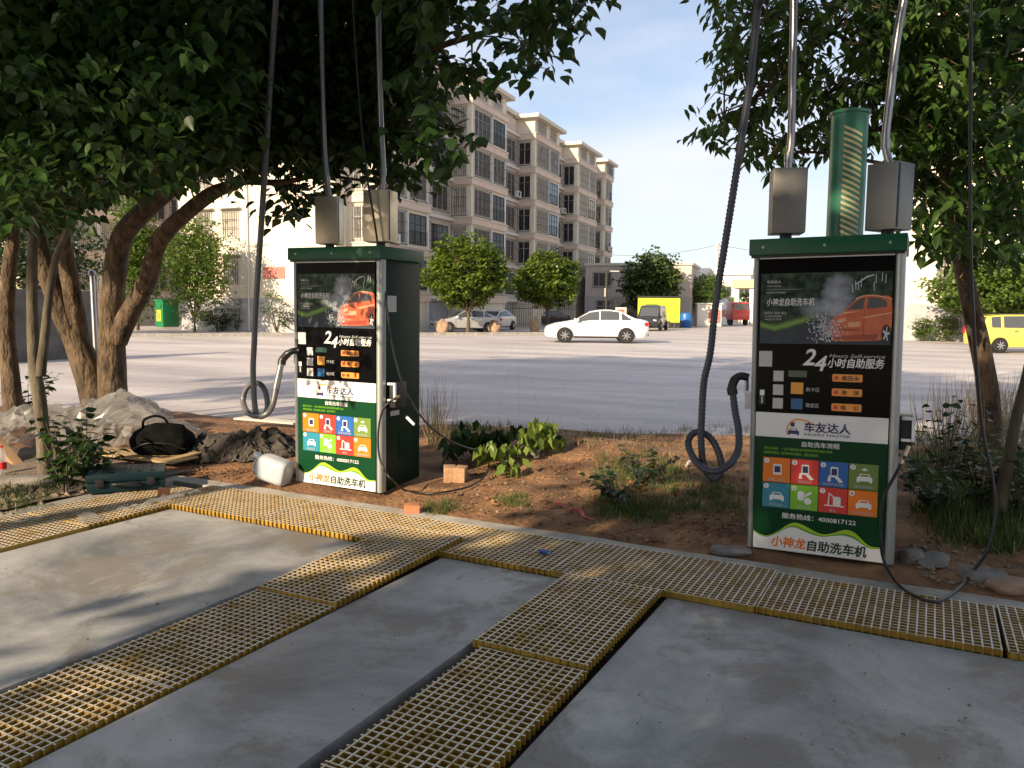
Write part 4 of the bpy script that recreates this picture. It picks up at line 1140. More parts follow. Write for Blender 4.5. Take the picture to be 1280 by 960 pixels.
# ---- trees standing behind the camera: they shade the near bays
def round_tree(label, name, base, height, crown_c, rx, rz, n, size, material, trunk_r, seed, tmpl=CHIP, bark='bark', group=None, per=10, spread=.7, shell=.45, flat=.3, cat='tree', limbs=7):
    r2 = np.random.default_rng(seed)
    pts = crown_round(crown_c, rx, rz, n, r2, flat, shell)
    mb = MB(); nd = []
    top = (crown_c[0] + .1 * rx, crown_c[1], crown_c[2] + .4 * rz)
    fork = (base[0] + .02, base[1], base[2] + max(.6, (crown_c[2] - rz - base[2]) * .9))
    P = limb(mb, [base, ((base[0] + fork[0]) / 2 + .03, base[1], (base[2] + fork[2]) / 2), fork, top], trunk_r, trunk_r * .35); nd += P[len(P) // 2:]
    for k in range(limbs):
        a = 2 * math.pi * k / limbs + .4; e = (crown_c[0] + .7 * rx * math.cos(a), crown_c[1] + .7 * rx * math.sin(a), crown_c[2] + .25 * rz * math.sin(3 * a))
        m = ((fork[0] + e[0]) / 2, (fork[1] + e[1]) / 2, (fork[2] + e[2]) / 2 + .1 * rz)
        nd += limb(mb, [fork, m, e], trunk_r * .5, trunk_r * .12, n=6)[4:]
    twig_links(mb, pts[::7], nd, r2, max(.006, trunk_r * .06))
    s, _ = spray(pts, per, spread, size, r2, .4)
    root = thing(name, label, cat, base, 0, group)
    t = mb.build('trunk', bark, root, smooth=True, ang=70); t.location = Vector(base) * -1
    c = link('crown', leaves_mesh('crown', s[0], s[1], s[2], s[3], tmpl, material), root); c.location = Vector(base) * -1; c['kind'] = 'stuff'
    return root
def sunpos(sv, al): return (.974 * sv + .225 * al, .974 * al - .225 * sv)
SHADE = [(-.75, -8, 4.9, 3.0, 4.9, 900, 21, 'shade tree behind the camera facing the narrow slab'),
         (4.9, -8.5, 5.2, 3.3, 5.2, 720, 22, 'shade tree behind the camera facing the shaded machine'),
         (10.5, -9.5, 5.4, 3.4, 5.2, 560, 25, 'shade tree behind the camera at the far end of the row'),
         (-7.2, -13, 12.2, 4.0, 3.2, 560, 23, 'tall high-crowned tree behind the camera facing the sunlit machine'),
         (-13.5, -13, 12.4, 4.2, 3.4, 560, 24, 'tall high-crowned tree behind the camera facing the forked tree'),
         (2.8, 2.4, 6.8, 4.0, 2.7, 330, 27, 'wide tree beside the right bay outside the picture'),
         (3.0, -17, 9.0, 4.0, 5.5, 560, 26, 'broad tree in the second row behind the camera')]
SHADE.append((-6.2, -3.6, 8.6, 3.6, 2.3, 620, 28, 'overhanging tree above the camera'))
for sv, al, zc, rx, rz, n, sd, lb in SHADE:
    x, y = sunpos(sv, al)
    round_tree(lb, 'shade_tree', (x, y, 0), 8, (x + .2, y, zc), rx, rz, n, (.26, .40), 'leaf_dark', .17, sd, per=14, spread=1.0, group='shade trees behind the camera')

# ================================================================== APARTMENT BLOCKS
WIN_MESH = {}
def window_meshes(kind, w, h):
    """pane, frame and iron grille of one window, on the plane x=0 facing +X, spanning y 0..w, z 0..h"""
    key = (kind, round(w, 2), round(h, 2))
    if key in WIN_MESH: return WIN_MESH[key]
    pane = MB().box(-.06, -.02, .03, w - .03, .03, h - .03).mesh('pane', 'glass_blue' if kind == 'blue' else 'glass_brown' if kind == 'caged' else 'glass_dark')
    f = MB(); t = .06
    f.box(-.10, .03, 0, w, 0, t); f.box(-.10, .03, 0, w, h - t, h); f.box(-.099, .028, 0, t, t, h - t); f.box(-.099, .028, w - t, w, t, h - t)
    nm = max(1, round(w / 1.1))
    for k in range(1, nm + 1):
        y = w * k / (nm + 1); f.box(-.05, .015, y - .025, y + .025, t, h - t)
    if h > 1.4: f.box(-.049, .013, t, w - t, h * .68 - .02, h * .68 + .02)
    frame = f.mesh('frame', 'bar_iron' if kind == 'blue' else 'frame_white')
    grille = None
    if kind in ('caged', 'dark'):
        g = MB(); nb = max(4, int(w / .17))
        for k in range(nb + 1):
            y = w * k / nb; g.box(.14, .155, y - .012, y + .012, -.12, h + .05)
        for z in (-.12, h * .3, h * .65, h + .03): g.box(.15, .168, -.04, w + .04, z, z + .03)
        for y in (-.04, w + .015): g.box(-.02, .149, y, y + .025, -.12, -.095); g.box(-.02, .149, y, y + .025, h + .03, h + .055)
        grille = g.mesh('security_grille', 'bar_iron')
    elif kind == 'blue':
        g = MB()
        for k in range(int(w / .25) + 1):
            y = w * k / int(w / .25); g.box(.06, .08, y - .012, y + .012, .05, .85)
        g.box(.058, .084, -.02, w + .02, .84, .88); g.box(.058, .084, -.02, w + .02, .04, .07)
        grille = g.mesh('balcony_rail', 'bar_iron')
    WIN_MESH[key] = (pane, frame, grille)
    return WIN_MESH[key]
def window(parent, kind, w, h, M):
    pane, frame, grille = window_meshes(kind, w, h)
    o = link('window', frame, parent); o.matrix_local = M
    link('pane', pane, o)
    if grille: link('security_grille' if kind != 'blue' else 'balcony_rail', grille, o)
    return o
FX = Matrix.Identity(4)                                        # window facing local +X
FY = Matrix(((0, 1, 0, 0), (-1, 0, 0, 0), (0, 0, 1, 0), (0, 0, 0, 1)))   # facing local -Y (its y runs to +x)
def ac_unit(parent, M):
    b = MB().box(.02, .34, 0, .85, 0, .58); o = b.build('air_conditioner', 'ac_white', parent, bevel=.02); o.matrix_local = M
    f = MB(); f.lathe([(.22, 0), (.22, .01)], 16, 0, T(.342, .34, .29, 0, 0, R(90))); f.build('fan_grille', 'bar_iron', o, smooth=True)
    k = MB().box(0, .36, .1, .14, -.06, -.001); k.box(0, .36, .7, .74, -.06, -.001); k.build('bracket', 'bar_iron', o)
    return o
def apartment(label, loc, rz, bays, y_end, depth=12.0, proj=1.9, FL=(2.3, 2.9, 5), gable=True, seed=1):
    rr = random.Random(seed)
    root = thing('apartment_block', label, 'building', loc, rz)
    z0, st, nf = FL
    ztop = z0 + st * nf + 1.65
    y_start = bays[0][0] - 1.3
    # core
    MB().box(-depth - proj, -proj, y_start, y_end, 2.05, ztop).build('wall', 'wall_cream', root)
    MB().box(-depth - proj - .03, -proj + .03, y_start - .03, y_end + .03, -.3, 2.049).build('plinth', 'wall_plinth', root)
    MB().box(-depth - proj - .5, -proj + .45, y_start - .5, y_end + .5, ztop, ztop + .35).build('roof_slab', 'roof_edge', root)
    for bi, (b0, b1) in enumerate(bays):
        bw = b1 - b0
        lowm = MB().box(-proj + .001, 0, b0, b1, -.3, ztop - .15).build('bay_wall', 'wall_cream', root)
        MB().box(-proj - .3, .55, b0 - .55, b1 + .55, ztop - .149, ztop + .16).build('bay_roof', 'roof_edge', root)
        at = MB().box(-proj + .01, .012, b0 - .012, b1 + .012, z0 + st * nf + .02, ztop - .151).build('attic_wall', 'wall_cream', root)
        MB().box(-proj + .02, .008, b0 - .008, b0 + .0, z0, z0 + st * nf + .019)
        # corner piers
        for yy in (b0 - .02, b0 + bw * .545, b1 - .33):
            MB().box(-.30, .035, yy, yy + .35, 0, z0 + st * nf + .019).build('pier', 'wall_cream' if yy < b0 else 'frame_white', root)
        for k in range(nf + 1):
            z = z0 + st * k
            MB().box(-proj + .02, .16, b0 - .16, b1 + .10, z - .30, z + .16).build('floor_band', 'wall_pink', root)
            MB().box(-proj + .03, .22, b0 - .22, b1 + .14, z + .161, z + .235).build('sill_band', 'roof_edge', root)
            if k == nf: continue
            wz = z + .42; wh = 1.95
            window(root, 'caged', bw * .545 - .60, wh, T(.02, b0 + .45, wz))
            kind = 'blue' if (rr.random() < .62) else 'caged'
            window(root, kind, bw * .455 - .75, wh, T(.02, b0 + bw * .545 + .40, wz))
            window(root, 'dark', 1.15, wh, T(-1.50, b0 - .02, wz) @ FY)
            if rr.random() < .22: ac_unit(root, T(.16, b0 + rr.uniform(.6, 2.2), z + .25))
        window(root, 'caged', 2.1, .95, T(.03, b0 + .5, z0 + st * nf + .35)); window(root, 'dark', 1.7, .95, T(.03, b0 + bw * .56, z0 + st * nf + .35))
        # recess between this bay and the next
        r0, r1 = b1, (bays[bi + 1][0] if bi + 1 < len(bays) else y_end)
        if r1 - r0 > 2.5:
            MB().box(-proj + .001, -proj + .30, r0 + .001, r1 - .001, 2.06, ztop - .30).build('recess_wall', 'wall_tan', root)
            for k in range(nf + 1):
                z = z0 + st * k
                MB().box(-proj + .02, -proj + .60, r0 + .001, r1 - .17, z - .10, z + .12).build('sill_band', 'frame_white', root)
                if k == nf: continue
                ww = (r1 - r0 - 1.6) / 2
                window(root, 'caged' if rr.random() < .7 else 'dark', ww, 1.85, T(-proj + .32, r0 + .5, z + .55))
                window(root, 'dark' if rr.random() < .5 else 'blue', ww, 1.85, T(-proj + .32, r0 + .9 + ww, z + .55))
                if rr.random() < .3: ac_unit(root, T(-proj + .62, r1 - 1.5, z + .3))
    if gable:   # end wall towards the plaza: floor lines, windows with cages, down-pipe, house number plate
        for k in range(nf + 1):
            z = z0 + st * k
            MB().box(-depth - proj, -proj - .5, y_start - .012, y_start, z + .12, z + .16).build('floor_line', 'roof_edge', root)
            if k < nf:
                for x in (-depth - proj + 1.5, -depth - proj + 3.6):
                    window(root, 'caged', 1.25, 1.5, T(x, y_start - .02, z + .72) @ FY)
                    MB().box(x - .15, x + 1.45, y_start - .35, y_start, z + 2.36, z + 2.44).build('window_hood', 'roof_edge', root)
        window(root, 'dark', 1.2, .8, T(-depth - proj + 1.6, y_start - .05, .5) @ FY)
        MB().cyl((-8.3, y_start - .08, 0), (-8.3, y_start - .08, ztop), .055, n=8).build('down_pipe', 'frame_white', root, smooth=True)
    return root
c1p = pd(588, 385.5, 60.0)
blockA = apartment('six-storey apartment block with projecting bays and barred windows behind the plaza', (c1p.x, c1p.y, 0), R(5.2),
                   [(-13.2, -6.6), (0, 6.6), (13.1, 19.7), (25.6, 32.2), (35.6, 38.9)], 39.5, seed=4)
# plate on the end wall
ys = -13.2 - 1.3
MB().box(-7.2, -5.6, ys - .05, ys - .013, 3.25, 3.95).build('name_plate', 'red_sign', blockA)
# block behind the tree on the right, its sunlit end wall towards the plaza
e1 = pd(1131, 391, 46.5)
apartment('sunlit cream apartment block half hidden by the tree on the right', (e1.x + 13.9, e1.y + 1.3, 0), R(1.0), [(0, 6.6), (13.2, 19.8)], 22, seed=9)
# block behind the left trees, in shade
e2 = pd(-140, 380, 62)
apartment('grey apartment block seen between the trunks at the left edge', (e2.x + 18, e2.y + 2, 0), R(10), [(0, 6.6), (13.2, 19.8)], 22, seed=12)

# low flat-roofed building beyond the parked van
lb = thing('low_building', 'low flat-roofed grey building between the apartment block and the bushy magnolia', 'building', tuple(gp(732, 403)), R(0))
def lowbox(root, x0, x1, y0, y1, z0, z1, m, name='wall'): return MB().box(x0, x1, y0, y1, z0, z1).build(name, m, root)
A = pd(731, 387, 82); B = pd(812, 388, 80)
lb.location = (A.x, A.y, 0); wdt = (B - A).length; lb.rotation_euler = (0, 0, math.atan2(B.y - A.y, B.x - A.x))
lowbox(lb, 0, wdt + 4, 0, 9, 2.9, 6.0, 'wall_tan'); lowbox(lb, -.02, wdt + 4.02, -.02, 9.02, -.2, 2.899, 'wall_grey')
lowbox(lb, -.15, wdt + 4.15, -.15, 9.15, 6.0, 6.25, 'roof_edge', 'parapet')
for k in range(3): window(lb, 'dark', 1.9, 1.4, T(.8 + k * 2.9, -.03, 3.9) @ FY)
for k in range(2): window(lb, 'dark', 2.2, 1.9, T(1.2 + k * 3.2, -.05, .6) @ FY)
# long white building and the gate canopy in the distance
wb = thing('long_white_building', 'long low white building far behind the trees at the plaza exit', 'building', tuple(pd(838, 389, 118)), 0)
A = pd(830, 389, 118); B = pd(937, 390, 112)
wb.location = (A.x, A.y, 0); wdt = (B - A).length; wb.rotation_euler = (0, 0, math.atan2(B.y - A.y, B.x - A.x))
lowbox(wb, 0, wdt, 0, 8, -.2, 6.6, 'wall_white'); lowbox(wb, -.3, wdt + .3, -.3, 8.3, 6.6, 7.6, 'wall_white', 'parapet')
for k in range(5): window(wb, 'dark', 1.5, 1.4, T(.8 + k * 2.5, -.03, 3.6) @ FY)
gt = thing('gate_canopy', 'yellow-topped gate canopy on white posts at the far exit', 'canopy', tuple(pd(930, 391, 95)), 0)
A = pd(913, 391, 96); B = pd(985, 391, 93)
gt.location = (A.x, A.y, 0); wdt = (B - A).length; gt.rotation_euler = (0, 0, math.atan2(B.y - A.y, B.x - A.x))
lowbox(gt, 0, wdt, 0, 5, 4.3, 5.3, 'yellow_canopy', 'roof')
for x in (.4, wdt - .6, wdt * .32, wdt * .64): lowbox(gt, x, x + .45, .3, .8, -.1, 4.3, 'wall_white', 'post')
lowbox(gt, wdt * .66, wdt - .7, 1.2, 4.6, -.1, 3.6, 'wall_white', 'booth')

# ------------------------------------------------------------------ vehicles
def loft(stations, nring=None):
    """stations: (x, half widths and heights of five rows from sill to roof centre)"""
    rings = []
    for x, rows in stations:
        left = [(x, -w, z) for w, z in rows]; right = [(x, w, z) for w, z in reversed(rows[:-1])]
        rings.append(left + right)
    return rings
def vehicle(name, label, loc, rz, stations, cabin, paint, group='cars on the plaza', Lw=(.85, -.85), wheel_r=.31, tail='tail_red', width=.86, extra=None, glass='glass_dark', scale=1.0):
    root = thing(name, label, 'car', loc, rz, group); root.scale = (scale,) * 3
    rings = loft(stations); n = len(rings[0])
    mb = MB()
    for r in rings: mb.v += r
    for i in range(len(rings) - 1):
        for k in range(n):
            k2 = (k + 1) % n
            mb.f.append((i * n + k, (i + 1) * n + k, (i + 1) * n + k2, i * n + k2)); mb.m.append(0)
    mb.f.append(tuple(range(n))); mb.m.append(0); e = (len(rings) - 1) * n; mb.f.append(tuple(range(e + n - 1, e - 1, -1))); mb.m.append(0)
    mb.build('body', paint, root, smooth=True, ang=42)
    # side glass and screens follow the shell, set a little proud
    half = (n - 1) // 2        # index of roof centre
    def lerp(a, b, t): return Vector(a).lerp(Vector(b), t)
    for side in (0, 1):
        rowB, rowR = (half - 2, half - 1) if side == 0 else (half + 2, half + 1)
        for (i0, i1, f0, f1) in cabin['side']:
            lo, hi = [], []
            for i in range(i0, i1 + 1):
                b, t = rings[i][rowB], rings[i][rowR]
                lo.append(lerp(b, t, .10)); hi.append(lerp(b, t, .90))
            lo[0] = lo[0].lerp(lo[1], f0); hi[0] = hi[0].lerp(hi[1], f0); lo[-1] = lo[-1].lerp(lo[-2], f1); hi[-1] = hi[-1].lerp(hi[-2], f1)
            g = MB(); off = Vector((0, -.012 if side == 0 else .012, .004)); m = len(lo)
            g.v = [tuple(p + off) for p in lo] + [tuple(p + off) for p in hi]
            for k in range(m - 1):
                g.f.append((k, k + 1, m + k + 1, m + k) if side == 0 else (k + 1, k, m + k, m + k + 1)); g.m.append(0)
            g.build('side_window', glass, root)
    for nm, i0, i1 in cabin['screens']:
        g = MB(); ks = [half - 1, half, half + 1]; up = Vector((0, 0, .012))
        a = [lerp(rings[i0][k], rings[i1][k], .08) for k in ks]; b = [lerp(rings[i0][k], rings[i1][k], .92) for k in ks]
        dx = Vector((.012 if rings[i1][half][0] < rings[i0][half][0] and nm == 'windscreen' else -.012, 0, .012))
        for q in (a, b):
            q[0] = q[0].lerp(q[1], .08); q[2] = q[2].lerp(q[1], .08)
        g.v = [tuple(p + up) for p in a + b]; g.f = [(0, 1, 4, 3), (1, 2, 5, 4)]; g.m = [0, 0]
        g.build(nm, glass, root)
    for x in Lw:
        for s in (-1, 1):
            M = T(x, s * (width - .10), wheel_r, 0, R(90))
            arch = MB().lathe([(wheel_r * 1.16, -.02), (wheel_r * 1.16, .135)] if s < 0 else [(wheel_r * 1.16, -.135), (wheel_r * 1.16, .02)], 22, 0, M)
            arch.build('wheel_arch', 'black_plastic', root, smooth=True)
            w = MB().lathe([(wheel_r * .55, -.10), (wheel_r * .93, -.105), (wheel_r, -.07), (wheel_r, .07), (wheel_r * .93, .105), (wheel_r * .55, .10)], 24)
            wo = w.build('wheel', 'tyre', root, smooth=True); wo.matrix_local = T(x, s * (width - .035), wheel_r, 0, R(90))
            rm = MB(); rm.lathe([(wheel_r * .62, -.112), (wheel_r * .62, .112)], 20)
            sp = MB()
            for k in range(7):
                a = 2 * math.pi * k / 7
                sp.box(.02, wheel_r * .60, -.018, .018, .1125, .122, 0, Matrix.Rotation(a, 4, 'Z')); sp.box(.02, wheel_r * .60, -.018, .018, -.122, -.1125, 0, Matrix.Rotation(a, 4, 'Z'))
            r1 = rm.build('hub', 'black_plastic', wo, smooth=True); sp.build('rim', 'rim', wo)
    xs = [r[0][0] for r in rings]; xf, xb = max(xs), min(xs)
    if extra: extra(root, xf, xb)
    return root
def rows(ws, zs): return list(zip(ws, zs))
def sedan_st():
    S = []
    def st(x, w, zb, zbelt, wr, zr): S.append((x, [(w * .90, zb), (w, zb + .22), (w * .985, zbelt - .03), (w * .95, zbelt), (wr, zr), (0, zr + .02)]))
    st(2.30, .62, .32, .58, .42, .60); st(2.20, .78, .24, .68, .55, .71); st(1.85, .86, .20, .78, .66, .83); st(1.35, .885, .19, .86, .70, .91); st(.98, .89, .19, .90, .70, .97)
    st(.30, .895, .19, .93, .62, 1.36); st(-.15, .895, .19, .94, .61, 1.44); st(-.60, .895, .19, .945, .61, 1.445); st(-1.05, .89, .19, .955, .60, 1.38); st(-1.75, .885, .20, .97, .66, 1.06)
    st(-2.08, .86, .24, .95, .66, 1.01); st(-2.28, .78, .30, .90, .58, .96); st(-2.33, .70, .36, .84, .50, .88)
    return S
def van_st(h=1.5, L=3.6, nose=.55, w=.74):
    S = []; a = L / 2
    def st(x, ww, zb, zbelt, wr, zr): S.append((x, [(ww * .92, zb), (ww, zb + .2), (ww, zbelt - .04), (ww * .97, zbelt), (wr, zr), (0, zr + .025)]))
    st(a, w * .72, .34, .62, w * .5, .66); st(a - .10, w * .92, .26, .74, w * .70, .78); st(a - nose, w, .22, .86, w * .84, .95); st(a - nose - .55, w, .22, .90, w * .84, h - .10)
    st(a - nose - .95, w, .22, .91, w * .84, h); st(0, w, .22, .92, w * .84, h + .02); st(-a * .6, w, .22, .93, w * .83, h); st(-a + .22, w * .98, .24, .94, w * .80, h - .06); st(-a + .05, w * .94, .28, .94, w * .74, .99); st(-a, w * .84, .34, .86, w * .6, .90)
    return S
def lamps_sedan(front_m='lamp_glass'):
    def ex(root, xf, xb):
        for s in (-1, 1):
            MB().box(xf - .30, xf - .06, s * .70 - .12, s * .70 + .13, .60, .70).build('headlight', front_m, root, bevel=.02)
            MB().box(xb + .02, xb + .30, s * .70 - .09, s * .70 + .135, .74, .90).build('tail_light', 'tail_red', root, bevel=.02)
            MB().box(.78, .95, s * .98 - .10, s * .98 + .09, .93, 1.04).build('mirror', 'car_white', root, bevel=.02)
            for x in (.05, -.85): MB().box(x, x + .18, s * .896 - .012, s * .896 + .012, .82, .85).build('door_handle', 'car_white', root)
            for x in (.92, -.17, -1.08): MB().box(x, x + .012, s * .888 - .004, s * .888 + .004, .30, .90).build('door_seam', 'black_plastic', root)
            MB().box(-1.0, .98, s * .84 - .02, s * .84 + .02, .19, .27).build('sill', 'black_plastic', root)
        MB().box(xf - .12, xf + .01, -.45, .45, .42, .54).build('grille', 'black_plastic', root, bevel=.01)
        MB().box(xb - .02, xb + .02, -.26, .26, .56, .68).build('number_plate', 'print_blue', root)
        MB().box(xb - .015, xb + .1, -.6, .6, .30, .42).build('bumper', 'black_plastic', root, bevel=.01)
    return ex
cab_sedan = dict(side=[(4, 6, .30, .06), (6, 8, .06, .10), (8, 9, .08, .25)], screens=[('windscreen', 4, 5), ('rear_window', 9, 8)])
P = gp(744, 427)
axis = HEAD + math.pi
vehicle('white_sedan', 'clean white sedan standing side-on in the sun on the plaza', (P.x, P.y, 0), HEAD + math.pi + R(-3), sedan_st(), cab_sedan, 'car_white', Lw=(1.40, -1.32), width=.90, extra=lamps_sedan(), scale=1.07)
P = gp(582, 414.5)
vehicle('parked_car', 'silver-white car parked nose-out left of the round tree trunk', (P.x, P.y, 0), HEAD + R(-160), sedan_st(), cab_sedan, 'car_silver', Lw=(1.40, -1.32), width=.90, extra=lamps_sedan())
P = gp(618, 412)
vehicle('parked_car', 'white car parked behind the round tree with its lamps towards the plaza', (P.x, P.y, 0), HEAD + R(-115), sedan_st(), cab_sedan, 'car_white', Lw=(1.40, -1.32), width=.90, extra=lamps_sedan('orange_lamp'))
P = gp(682, 407)
vehicle('parked_car', 'dark car in the shade behind the second round tree', (P.x, P.y, 0), HEAD + R(-150), sedan_st(), cab_sedan, 'car_black', Lw=(1.40, -1.32), width=.90, extra=lamps_sedan())
def lamps_van(root, xf, xb):
    for s in (-1, 1):
        MB().box(xf - .22, xf - .04, s * .52 - .12, s * .52 + .12, .62, .78).build('headlight', 'lamp_glass', root, bevel=.03)
        MB().box(xb - .005, xb + .16, s * .60 - .08, s * .60 + .10, .72, 1.0).build('tail_light', 'tail_red', root, bevel=.02)
        MB().box(1.02, 1.16, s * .84 - .09, s * .84 + .09, .92, 1.06).build('mirror', 'black_plastic', root, bevel=.02)
        for x in (.35, -.62): MB().box(x, x + .16, s * .745 - .012, s * .745 + .014, .84, .875).build('door_handle', 'black_plastic', root)
        for x in (-.15,): MB().box(x, x + .014, s * .742 - .003, s * .742 + .003, .35, .90).build('door_seam', 'black_plastic', root)
    for s in (-1, 1): MB().box(-1.3, .35, s * .52 - .02, s * .52 + .02, 1.535, 1.575).build('roof_rail', 'black_plastic', root)
cab_van = dict(side=[(2, 4, .55, .02), (4, 5, .08, .04), (5, 6, .04, .08), (6, 7, .06, .25)], screens=[('windscreen', 2, 3), ('rear_window', 8, 7)])
P = gp(1270, 439.5)
vehicle('yellow_minivan', 'pale yellow minivan half behind the dark leaning trunk', (P.x, P.y, 0), HEAD + R(2), van_st(1.50, 3.75), cab_van, 'car_yellow', Lw=(1.15, -1.20), wheel_r=.28, width=.75, extra=lamps_van, scale=1.0)
P = gp(815, 412.5)
vehicle('black_van', 'black van facing out in front of the lime green hoarding', (P.x, P.y, 0), HEAD + R(-110), van_st(1.80, 3.9, .45, .84), cab_van, 'car_black', Lw=(1.22, -1.28), wheel_r=.33, width=.85, extra=lamps_van, scale=1.06)
# red lorry at the exit
P = pd(918, 394, 88)
tr = thing('red_truck', 'small red truck standing under the gate canopy', 'truck', (P.x, P.y, 0), HEAD + R(-80))
cab = MB(); cab.prism([(0, .6), (1.7, .6), (1.7, 1.5), (1.45, 2.5), (.0, 2.55)], -1.0, 1.0); cab.build('cab', 'car_red', tr, bevel=.06)
MB().box(-4.2, -.05, -1.05, 1.05, .9, 1.1).build('load_bed', 'car_red', tr)
for s in (-1, 1):
    MB().box(-4.2, -.06, s * 1.05 - .03, s * 1.05 + .03, 1.1, 1.7).build('side_board', 'car_red', tr)
    for x in (.9, -3.0):
        MB().lathe([(.3, -.12), (.44, -.12), (.44, .12), (.3, .12)], 18, 0, T(x, s * .86, .44, 0, R(90))).build('wheel', 'tyre', tr, smooth=True)
MB().box(1.60, 1.66, -.85, .85, 1.55, 2.35, 0, T(.0, 0, 0)).build('windscreen', 'glass_dark', tr)

# ------------------------------------------------------------------ plaza furniture
# lime hoarding
A = pd(797, 388, 70); B = pd(850, 388.6, 70)
hd = thing('lime_hoarding', 'lime green sheet hoarding behind the black van', 'hoarding', (A.x, A.y, 0), math.atan2(B.y - A.y, B.x - A.x)); wdt = (B - A).length
for k in range(5):
    MB().box(wdt * k / 5 + .01, wdt * (k + 1) / 5 - .01, -.02 - .006 * (k % 2), .03, .5, 2.62).build('panel', 'lime_sheet', hd)
MB().box(-.05, wdt + .05, -.1, .5, 2.65, 2.78).build('top_rail', 'lamp_iron', hd)
for k in range(6): MB().box(wdt * k / 5 - .03, wdt * k / 5 + .03, .04, .10, 0, 2.65).build('post', 'lamp_iron', hd)
# lamp post
P = gp(757, 411)
lp = thing('street_lamp', 'dark street lamp with a short arm in front of the low grey building', 'lamp', (P.x, P.y, 0), HEAD)
MB().tube([(0, 0, 0), (0, 0, 2.0), (0, 0, 4.75)], [.11, .09, .075], 12).build('pole', 'lamp_iron', lp, smooth=True)
MB().box(-.05, 1.05, -.09, .09, 4.70, 4.85).build('arm', 'lamp_iron', lp, bevel=.03)
MB().box(.25, .98, -.12, .12, 4.64, 4.70).build('lamp_head', 'lamp_glass', lp)
MB().lathe([(.2, 0), (.2, .25), (.12, .3)], 12).build('foot', 'lamp_iron', lp, smooth=True)
MB().box(-.16, -.06, -.16, .16, 2.6, 3.3).build('box', 'wall_tan', lp)
# rounded boulders along the parking edge
def boulder(label, P, sx, sz, seed):
    bm = bmesh.new(); bmesh.ops.create_icosphere(bm, subdivisions=3, radius=1)
    for v in bm.verts:
        n = 1 + .22 * noise.noise(v.co * 1.4 + Vector((seed, 0, 0))) + .08 * noise.noise(v.co * 4 + Vector((0, seed, 0)))
        v.co = Vector((v.co.x * sx * n, v.co.y * sx * .8 * n, max(-.1, (v.co.z * .62 + .5)) * sz * n))
    me = bpy.data.meshes.new('boulder'); bm.to_mesh(me); bm.free(); me.materials.append(MATS['rock'])
    me.polygons.foreach_set('use_smooth', [True] * len(me.polygons))
    o = link('boulder', me); o.location = (P.x, P.y, 0); return tag(o, label, 'boulder', 'boulders along the parking edge')
boulder('brown boulder in front of the silver-white parked car', gp(553, 417), .42, .75, 1)
boulder('brown boulder between the white parked car and the round tree', gp(618, 416.5), .42, .8, 2)
boulder('upright brown boulder left of the white sedan', gp(668, 416), .36, .9, 3)
# low kerb between plaza and the parking behind it
A = gp(500, 419); B = gp(690, 418); 
d = (B - A); ang = math.atan2(d.y, d.x)
kb = MB().box(-24, d.length + 1, 0, .35, -.05, .14).build('parking_kerb', 'kerb_concrete'); kb.location = (A.x, A.y, 0); kb.rotation_euler = (0, 0, ang); tag(kb, kind='structure')
# railing under the block
A = gp(600, 409.5); B = gp(720, 409)
rl = thing('iron_railing', 'dark iron railing along the foot of the apartment block behind the round trees', 'railing', (A.x, A.y, 0), math.atan2((B - A).y, (B - A).x)); wd = (B - A).length
for z in (.25, 1.55): MB().box(0, wd, -.02, .02, z, z + .05).build('rail', 'bar_iron', rl)
bar = MB().box(-.014, .014, -.014, .014, .05, 1.75).mesh('bar', 'bar_iron')
for k in range(int(wd / .22)):
    o = link('bar', bar, rl); o.location = (k * .22 + .02, 0, 0)
# bollards, barrel, kiosk, sign at the exit
for k, (x, y) in enumerate(((790, 412), (797, 412.4), (806, 412), (836, 410.6), (843, 410.2), (850, 410))):
    P = gp(x, y); b = MB().lathe([(.09, 0), (.09, .62), (.06, .68)], 12).build('bollard', 'bar_iron', None, smooth=True)
    b.location = (P.x, P.y, 0); tag(b, ['dark bollard left of the black van', 'second bollard left of the black van', 'bollard at the front wheel of the black van', 'bollard between the black van and the blue barrel', 'second bollard towards the blue barrel', 'bollard right beside the blue barrel'][k], 'bollard', 'bollards beside the black van')
P = gp(857, 409)
br = thing('blue_barrel', 'bright blue plastic barrel right of the lime hoarding', 'barrel', (P.x, P.y, 0))
MB().lathe([(.50, 0), (.56, .1), (.58, .6), (.56, 1.15), (.48, 1.3), (.2, 1.36)], 20).build('drum', 'blue_plastic', br, smooth=True)
MB().lathe([(.6, .45), (.62, .5), (.6, .55)], 20).build('hoop', 'blue_plastic', br, smooth=True)
P = pd(885, 394, 80)
ks = thing('kiosk', 'small white and red kiosk under the feathery tree near the exit', 'kiosk', (P.x, P.y, 0), HEAD)
MB().box(-1.2, 1.2, -.6, .6, 0, 2.2).build('cabin', 'wall_white', ks, bevel=.03)
MB().box(-.1, 1.1, -.63, -.601, .35, 1.6).build('red_panel', 'red_sign', ks)
MB().box(-1.3, 1.3, -.75, .7, 2.2, 2.32).build('roof', 'wall_white', ks)
P = pd(776, 394, 66)
sg = thing('warning_board', 'small white board with red marks in front of the low grey building', 'board', (P.x, P.y, 0), HEAD)
MB().box(-.45, .45, -.02, .02, 1.0, 1.75).build('board', 'wall_white', sg); MB().box(-.3, .3, -.035, -.021, 1.15, 1.6).build('red_mark', 'red_sign', sg); MB().box(-.03, .03, .021, .06, 0, 1.7).build('post', 'bar_iron', sg)
